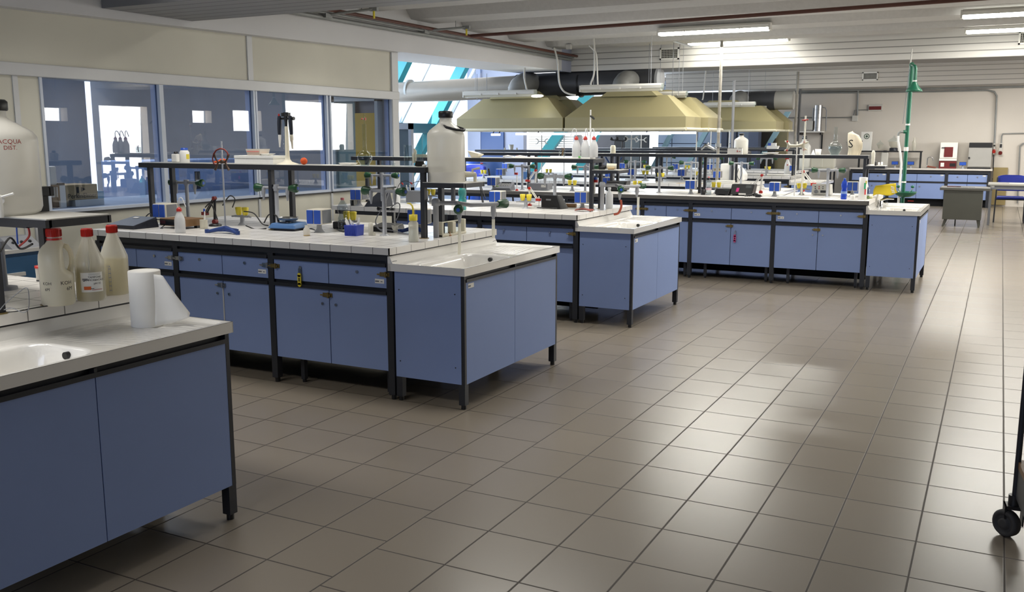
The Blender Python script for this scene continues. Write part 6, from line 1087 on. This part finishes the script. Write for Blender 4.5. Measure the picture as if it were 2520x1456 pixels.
t = thing('thermometer_case', 'clear upright tube on the side tray of the fourth rack', 'tube', (.90, ty+.08, zt)); obj('tube', MB().lathe([(.018, 0), (.02, .13), (.012, .155), (0, .16)], n=14), HDPEC, t)
# ================================================================ FARTHER BENCHES
q = B(5, 1785, 441); t = thing('white_machine', 'white rounded machine behind the taps on the fifth bench', 'machine', (q[0]+.10, q[1]+.1, TOP)); obj('body', MB().prism([(-.18, 0), (.18, 0), (.18, .10), (.08, .22), (-.05, .25), (-.18, .25)], -.12, .12, 'y'), WHITE, t, bev=.02)
q = B(5, 1670, 452); tag(obj('paper_sheet', MB().box(-.18, -.05, 0, .18, .05, .004), CARD, loc=(q[0]+.15, BY[5]+.10, TOP)), 'brownish sheets lying on the fifth bench behind the pink-capped bottle', 'paper')
q = B(5, 1788, 452); t = thing('grey_case', 'low pale grey case on the fifth bench right of the yellow valve', 'case', (q[0], BY[5]+.16, TOP)); obj('case', MB().box(-.12, -.06, 0, .12, .08, .05), LGREY, t, bev=.005)
q = B(6, 1765, 428); tag(obj('cardboard_piece', MB().box(-.09, -.03, 0, .09, .03, .10), CARD, loc=q), 'brown cardboard piece on the sixth bench behind the service pole', 'cardboard')
q = B(6, 1937, 426); t = thing('spray_bottle', 'white spray bottle with red trigger on the sixth bench', 'bottle', q); obj('body', MB().lathe([(.05, 0), (.053, .01), (.053, .12), (.045, .18), (.02, .24), (.018, .26)], n=18), PPW, t); obj('trigger', MB().box(-.04, -.012, .255, .02, .012, .285).box(.0, -.055, .15, .02, -.05, .17), RED, t)
for i, (k, u, rt) in enumerate(((5, 1553, 312), (6, 1577, 322), (5, 1713, 322), (6, 1748, 322), (6, 1793, 322), (5, 1333, 325), (5, 1388, 325))):
    y = BY[k]+.80; x = AX(u, y, 380); t = thing('rod_stand', 'thin white rod stand rising behind the third and fourth racks', 'stand', (x, y, TOP), group='thin white rod stands behind the racks'); obj('base', MB().box(-.07, -.05, 0, .07, .07, .012), WHITE, t); z_ = A(u, rt, y=y).z-TOP; obj('rod', MB().cyl((0, 0, .01), (0, 0, z_), .009, n=8), WHITE, t)
    if i in (0, 1, 5): 
        zc = z_*.52+.2; b = MB()
        for s in (-1, 1): b.tube([(0, 0, zc), (s*.05, 0, zc), (s*.08, 0, zc+.035), (s*.105, 0, zc+.04)], [.008, .01, .008, .006], 8).tube([(s*.05, 0, zc), (s*.08, 0, zc-.035), (s*.105, 0, zc-.04)], [.01, .008, .006], 8)
        obj('butterfly_clamp', b, WHITE, t)
y = BY[6]+.66
q = (AX(1640, y, 385), y, SH); t = thing('stirrer_motor', 'dark stirrer lying on the sixth rack among white clamps', 'instrument', (AX(1520, y, 380), y, SH)); obj('bar', MB().cyl((-.12, 0, .15), (.14, 0, .13), .016, n=10).cyl((-.06, 0, .0), (-.06, 0, .15), .012, n=8).cyl((.08,0,0),(.08,0,.135),.012,n=8), BLACK, t); multi('knob', [MB().sph((-.13, 0, .17), .03, 10), MB().sph((-.02, 0, .17), .035, 10), MB().sph((.15, 0, .16), .04, 10)], BLACK, t)
t = thing('clamp_pile', 'small heap of grey clamps on the fifth rack beside a white rod', 'clamps', (AX(1742, BY[5]+.65, 378), BY[5]+.65, SH)); obj('clamps', MB().tube([(-.10, 0, .02), (-.04, 0, .08), (.02, 0, .06), (.10, 0, .02)], [.015, .02, .025, .02], 8).sph((.12, 0, .035), .035, 10).sph((0, 0, .1), .02, 10), STEEL, t)
t = thing('small_device', 'small white device with a blue corner on the sixth rack, left of the butterfly clamp', 'device', (AX(1901, y, 365), y, SH)); obj('body', MB().hexa([(-.09,-.05,0),(.09,-.05,0),(.09,.05,0),(-.09,.05,0),(-.09,-.05,.05),(.11,-.05,.05),(.11,.05,.05),(-.09,.05,.05)]).box(-.07, -.04, .05, .06, .04, .10), WHITE, t); obj('bright_corner', MB().box(-.07, -.045, .055, -.02, -.04, .1), SOCK, t)
t = thing('blue_clamp_cross', 'dark blue double clamp on a thin rod, seen right of the third rack', 'clamp', (AX(1510, BY[5]+.5, 400), BY[5]+.5, TOP)); b = MB(); zc = .245
for s in (-1, 1): b.tube([(0, 0, zc), (s*.06, 0, zc), (s*.11, 0, zc+.07), (s*.13, 0, zc+.1)], .011, 8).tube([(s*.06, 0, zc), (s*.1, 0, zc-.06), (s*.13, 0, zc-.10)], .011, 8)
obj('clamp', b, pm('dark_blue_clamp', '#20406e', .4), t); obj('rod', MB().cyl((0, 0, 0), (0, 0, .42), .007, n=8).box(-.06, -.05, 0, .06, .07, .01), MGREY, t)
t = thing('cup', 'white cup on the fifth rack above the blue chair', 'cup', (AX(1258, BY[5]+.6, 372), BY[5]+.6, SH)); obj('cup', MB().lathe([(.03, 0), (.042, .08), (.038, .08), (.028, .005)], n=16), WHITE, t)
for i, u in enumerate((1242, 1272)): tag(obj('small_vial', MB().lathe([(.012, 0), (.012, .03), (0, .032)], n=10), IVORY, loc=(AX(u, BY[5]+.58, 374), BY[5]+.58, SH)), ['small ivory vial on the fifth rack, left of the white cup', 'small ivory vial on the fifth rack, right of the white cup'][i], 'vial')
t = thing('stool_device', 'dark mushroom-shaped stirrer on the fifth bench left of the rack posts', 'instrument', B(5, 1300, 440)); obj('plate', MB().lathe([(.02, .16), (.09, .17), (.09, .19), (0, .195)], n=20), BLACK, t); obj('body', MB().box(-.09, -.06, 0, .09, .08, .11).cyl((0, 0, .1), (0, 0, .165), .02, n=10), BALB, t)
# ================================================================ SIDE ROOM BEHIND THE GLASS, LEFT WALL
def G(u, v): return A(u, v, x=-4.45)
zb_ = G(200, 507).z; tag(obj('side_bench', MB().box(-5.2, -.3, 0, -4.3, 4.0, zb_), pm('side_bench_top', '#8fa0b8', .5)), 'grey bench behind the partition panes', 'bench')
y0, y1, z0, z1 = G(185, 490).y, G(256, 490).y, zb_, G(220, 490).z; tag(obj('foam_block', MB().box(-.16, 0, 0, 0, y1-y0, z1-z0), FOAM, loc=(-4.45, y0, z0)), 'white foam slab under the cardboard box behind the glass', 'foam')
zc_ = z1; y0, y1 = G(163, 480).y, G(241, 480).y; h = G(200, 454).z-zc_; t = thing('cardboard_box', 'brown cardboard box behind the first glass pane, printed PerkinElmer', 'box', (-4.45, (y0+y1)/2, zc_)); w = (y1-y0)/2
obj('box', MB().box(-.26, -w, 0, 0, w, h), CARD, t, bev=.004)
obj('printed_name', xf(textmesh('PerkinElmer', .055), Matrix.Translation((.002, .0, h*.26)) @ Matrix.Rotation(PI/2, 4, 'Z') @ Matrix.Rotation(PI/2, 4, 'X')), INK, t)
b = MB(); b.box(.0005, -w*.35, h*.45, .002, -w*.2, h*.85); b._add([(.002, -.01, h*.85), (.002, .035, h*.68), (.002, -.01, h*.52)], [(0, 1, 2)]); obj('printed_emblem', b, INK, t)
y0, y1 = G(148, 480).y, G(162, 480).y; t = thing('carton', 'small white carton behind the glass left of the cardboard box', 'box', (-4.50, (y0+y1)/2, zb_)); obj('carton', MB().box(-.06, -(y1-y0)/2, 0, .05, (y1-y0)/2, G(155, 456).z-zb_), PAPER, t); obj('black_lid', MB().box(-.05, -.03, G(155, 456).z-zb_, .04, .03, G(155, 450).z-zb_), BLACK, t)
y0, y1 = G(122, 440).y, G(145, 440).y; t = thing('wash_tank', 'white tank on a brown base behind the left edge of the first pane', 'tank', (-4.55, (y0+y1)/2, zb_)); z0, z1 = G(135, 455).z-zb_, G(135, 409).z-zb_; w = (y1-y0)/2; obj('tank', MB().box(-.1, -w, z0, .08, w, z1), WHITE, t, bev=.01); obj('base', MB().box(-.1, -w-.03, 0, .08, w+.02, z0*.45), WOODB, t); obj('column', MB().box(-.1, -w*.8, z0*.45, .06, w*.7, z0), WHITE, t); obj('pipe', MB().tube([(.09, -w, z0*.95), (.09, w, z0*.95), (.09, w, z0*.3)], .01, 6), WOODB, t)
y0 = G(248, 485).y; tag(obj('blue_lidded_box', MB().box(-.05, -.04, 0, .05, .04, .06), pm('pale_cyan_box', '#9cc6dd', .4), loc=(-4.51, y0-.0, zc_)), 'pale blue-labelled tub right of the cardboard box behind the glass', 'tub')
t = thing('tall_cabinet', 'pale blue tall cabinet behind the second glass pane', 'cabinet', (-5.6, 3.0, 0)); obj('cabinet', MB().box(-.3, -.75, 0, .3, .75, 1.30), pm('pale_blue_cabinet', '#9fb6e0', .4), t, bev=.01); obj('dark_slot', MB().box(.3, -.1, 1.0, .305, -.03, 1.18), NAVY, t)
for i, (y, w_, c) in enumerate(((-.4, .35, '#7f90ad'), (1.45, .2, '#8594ae'), (2.2, .15, '#6f7e98'), (3.85, .22, '#93a3bb'))): struct('trim_%d' % (12+i), MB().box(-8.85, y, 0, -8.6, y+w_*2, 2.9), pm('column%d' % i, c, .6), 'blue-grey upright column deep behind pane %s of the partition' % ['one', 'two', 'three', 'four'][i], 'column')
tag(obj('green_rod', MB().cyl((0, -.6, 0), (0, .12, -.002), .008, n=8), GREEN, loc=(-3.93, -.22, A(40, 273, x=-3.93).z)), 'thin green rod fixed to the cream wall above the big canister', 'rod')
# blue drawer unit on wheels with instruments, left behind the foreground bench
CQ = A(112, 606, z=.92); t = thing('instrument_cart', 'teal-blue cabinet with grey top beside the cream wall, behind the foreground bench', 'cabinet', (CQ.x-.47, CQ.y-.34, 0)); TB = pm('teal_blue_paint', '#27567c', .45); zt_ = .92
obj('body', MB().box(-.45, -.32, .1, .45, .32, zt_-.02), TB, t); obj('top', MB().box(-.47, -.34, zt_-.02, .47, .34, zt_), LGREY, t)
for z0, z1 in ((.18, .42), (.45, .66), (.69, .88)): d = obj('drawer', MB().box(.45, -.31, z0, .465, .31, z1), TB, t); obj('drawer_pull', MB().box(.465, -.2, (z0+z1)/2-.01, .48, .2, (z0+z1)/2+.01), LGREY, d)
for x in (-.4, .4):
    for y_ in (-.26, .26): obj('castor', MB().cyl((x-.02, y_, .05), (x+.02, y_, .05), .05, n=14), BLACK, t)
t = thing('sloping_keyboard', 'grey sloping control panel at the end of the teal-blue cabinet', 'control panel', (CQ.x-.13, CQ.y-.10, zt_)); obj('panel', MB().hexa([(-.05,-.09,0),(.12,-.09,0),(.12,.09,0),(-.05,.09,0),(-.05,-.09,.06),(.02,-.09,.06),(.02,.09,.06),(-.05,.09,.06)]), MGREY, t)
for i in range(3): obj('knob', MB().sph((.07, -.05+.05*i, .032), .010, 8), BLACK, t)
tag(obj('pale_sheet', MB().box(-.3, -.25, 0, .3, .25, .01), pm('pale_blue_sheet', '#cfe0f2', .3), loc=(CQ.x-.5, CQ.y-.35, zt_)), 'pale blue shiny sheet on top of the teal-blue cabinet', 'sheet')
yk = BY[1]+.86
for pts, r_, m_, lab in (([(62, 500), (70, 490), (82, 490), (87, 500)], .004, SOCK, 'blue banana lead at the right of the big canister'), ([(60, 493), (66, 515), (66, 545), (72, 580), (48, 605)], .004, pm('red_lead', '#a8302c', .5), 'red banana lead behind the foreground rack post'), ([(40, 545), (42, 580), (44, 600)], .003, SOCK, 'thin blue lead behind the foreground rack post'), ([(0, 620), (25, 585), (50, 612), (80, 600)], .004, BLACK, 'black cable on the teal-blue cabinet')):
    cable('test_lead', [A(u, v, y=yk) for u, v in pts], r_, m_, lab)
for u, v, m_, lab in ((87, 515, SOCK, 'blue banana plug standing on the foreground rack tray'), (62, 526, RED, 'red banana plug standing on the foreground rack tray')):
    y_ = BY[1]+.86; x_ = AX(u, y_, v); t = thing('banana_plug', lab, 'plug', (x_, y_, 1.25)); obj('socket', MB().cyl((0, 0, 0), (0, 0, .03), .010, n=10), BLACK, t); obj('plug', MB().cyl((0, 0, .03), (-.002, 0, .075), .008, n=10), m_, t)
tag(obj('grey_block', MB().box(-.022, -.02, 0, .022, .02, .022), MGREY, loc=(AX(74, BY[1]+.86, 530), BY[1]+.86, 1.25)), 'small grey block between the two banana plugs', 'block')
q = B(1, 92, 690); t = thing('small_jar', 'small clear jar with red lid behind the KOH jug', 'jar', (q[0], q[1]+.02, TOP)); obj('body', MB().lathe([(.018, 0), (.02, .004), (.022, .06)], n=16), HDPEC, t); obj('lid', MB().lathe([(.024, .058), (.024, .068), (0, .07)], n=16), RED, t); obj('black_base', MB().cyl((.0, 0, -.0), (.0, 0, .006), .021, n=14), BLACK, t)
q = B(1, 12, 712); t = thing('stand', 'grey round stand foot with a short column at the left edge', 'stand', q); obj('foot', MB().lathe([(.05, 0), (.048, .012), (.014, .018), (.012, .20)], n=20), MGREY, t)
cable('wire_loop', [A(u, v, y=BY[1]+.62) for u, v in ((0, 762), (15, 745), (45, 720), (65, 708), (71, 725), (70, 760), (55, 768), (30, 758), (10, 762))], .0016, MGREY, 'thin grey wire looped round the foreground rack post', n=5)
cable('wire_tail', [A(u, v, z=TOP+.003) for u, v in ((0, 768), (40, 766), (80, 758), (118, 752))], .002, BLACK, 'thin black wire lying in front of the KOH jug', n=5)
q = A(-4, 918, z=.70); tag(obj('hose', MB().tube([(0, 0, .0), (-.02, -.03, .06), (-.03, -.06, .14)], .012, 10), HDPEY, loc=(q.x, q.y, .655)), 'yellowish hose end lying in the foreground sink', 'hose')
# ================================================================ LIGHT, SKY, CAMERA
w = bpy.data.worlds.new('World'); bpy.context.scene.world = w; w.use_nodes = True
bg = w.node_tree.nodes['Background']; bg.inputs[0].default_value = (.93, .97, 1, 1); bg.inputs[1].default_value = 3.4
def area(name, loc, tgt, sx, sy, power, col, spread=PI):
    l = bpy.data.lights.new(name, 'AREA'); l.shape = 'RECTANGLE'; l.size = sx; l.size_y = sy; l.energy = power; l.color = col; l.spread = spread
    o = bpy.data.objects.new(name, l); COL.objects.link(o); o.location = loc
    d = Vector(tgt)-Vector(loc); o.rotation_euler = d.to_track_quat('-Z', 'Y').to_euler(); return o
for i, (y0, y1, z0, z1) in enumerate(wins):
    area('daylight_window', (XR+.25, (y0+y1)/2, (z0+z1)/2), (0, (y0+y1)/2, (z0+z1)/2-.4), y1-y0, z1-z0, 60*(y1-y0)*(z1-z0), (1, .98, .95))
area('daylight_facade', (-7.9, 8.6, 1.9), (0, 8.4, .7), 6.5, 2.2, 480, (.80, .89, 1))
area('daylight_far_left', (-4.6, 16.0, 2.3), (-2.5, 11.5, .6), 3.5,   .8, 160, (.75, .86, 1))
for x, y, p in ((-1.1, 7.18, 50), (-1.1, 8.66, 45), (2.3, 7.05, 50), (2.3, 8.55, 45), (2.3, 3.0, 16), (-1.1, 2.2, 30), (-1, 13, 50), (2.6, 12.5, 90), (1.5, 17.2, 130), (5.0, 3.6, 40), (5.0, 6.3, 70), (5.0, 9.0, 70)):  # strips along the right side are added fill for the bench ends, no fittings
    area('tube_and_fill_light', (x, y, 2.74), (x, y, 0), 1.3, .12, p, (1, .97, .90))
for x, y, p in ((-2.6, -2.6, 40), (-1.0, -2.7, 24), (-2.4, .2, 24), (.2, .5, 18), (-2.4, 3.2, 30), (.3, 3.4, 28), (-2.6, 6.2, 30), (.6, 5.9, 30)):  # added downward fills without fittings, to brighten worktops and sinks
    area('downward_fill', (x, y, 2.78 if y < 5 else 2.8), (x, y, 0), 1.5, .5, p, (1, .97, .92), math.radians(125))
area('side_room_light', (-6.4, 1.8, 2.8), (-6.6, 1.8, 0), 2.5, 3.0, 150, (1, .97, .93))
area('side_room_fill', (-5.2, -2.2, 1.7), (-5.0, 3, 1.4), 1.2, 1.2, 45, (1, .97, .94))  # added fill that brightens the jambs and end wall, no lamp stands there
area('blue_fill_behind', (-1.0, -8.8, 1.7), (-1.5, 3, .5), 5.5, 1.6, 130, (.62, .74, 1))  # added bluish fill before the windowless front wall, for the bench fronts
cd = bpy.data.cameras.new('camera'); cam = bpy.data.objects.new('camera', cd); COL.objects.link(cam); bpy.context.scene.camera = cam
cd.sensor_width = 36; cd.sensor_fit = 'HORIZONTAL'; cd.lens = FPX/2520*36; cd.clip_end = 200; cd.clip_start = .05
cam.matrix_world = Matrix(((_r.x, _u.x, -_f.x, CAMP.x), (_r.y, _u.y, -_f.y, CAMP.y), (_r.z, _u.z, -_f.z, CAMP.z), (0, 0, 0, 1)))
s = bpy.context.scene
s.view_settings.view_transform = 'Standard'; s.view_settings.look = 'None'; s.view_settings.exposure = -.45
s.cycles.max_bounces = 6; s.cycles.diffuse_bounces = 4; s.cycles.glossy_bounces = 3; s.cycles.transparent_max_bounces = 12; s.cycles.use_adaptive_sampling = True; s.cycles.adaptive_threshold = .03; s.cycles.transmission_bounces = 4
s.cycles.sample_clamp_indirect = 6; s.cycles.caustics_reflective = False; s.cycles.caustics_refractive = False
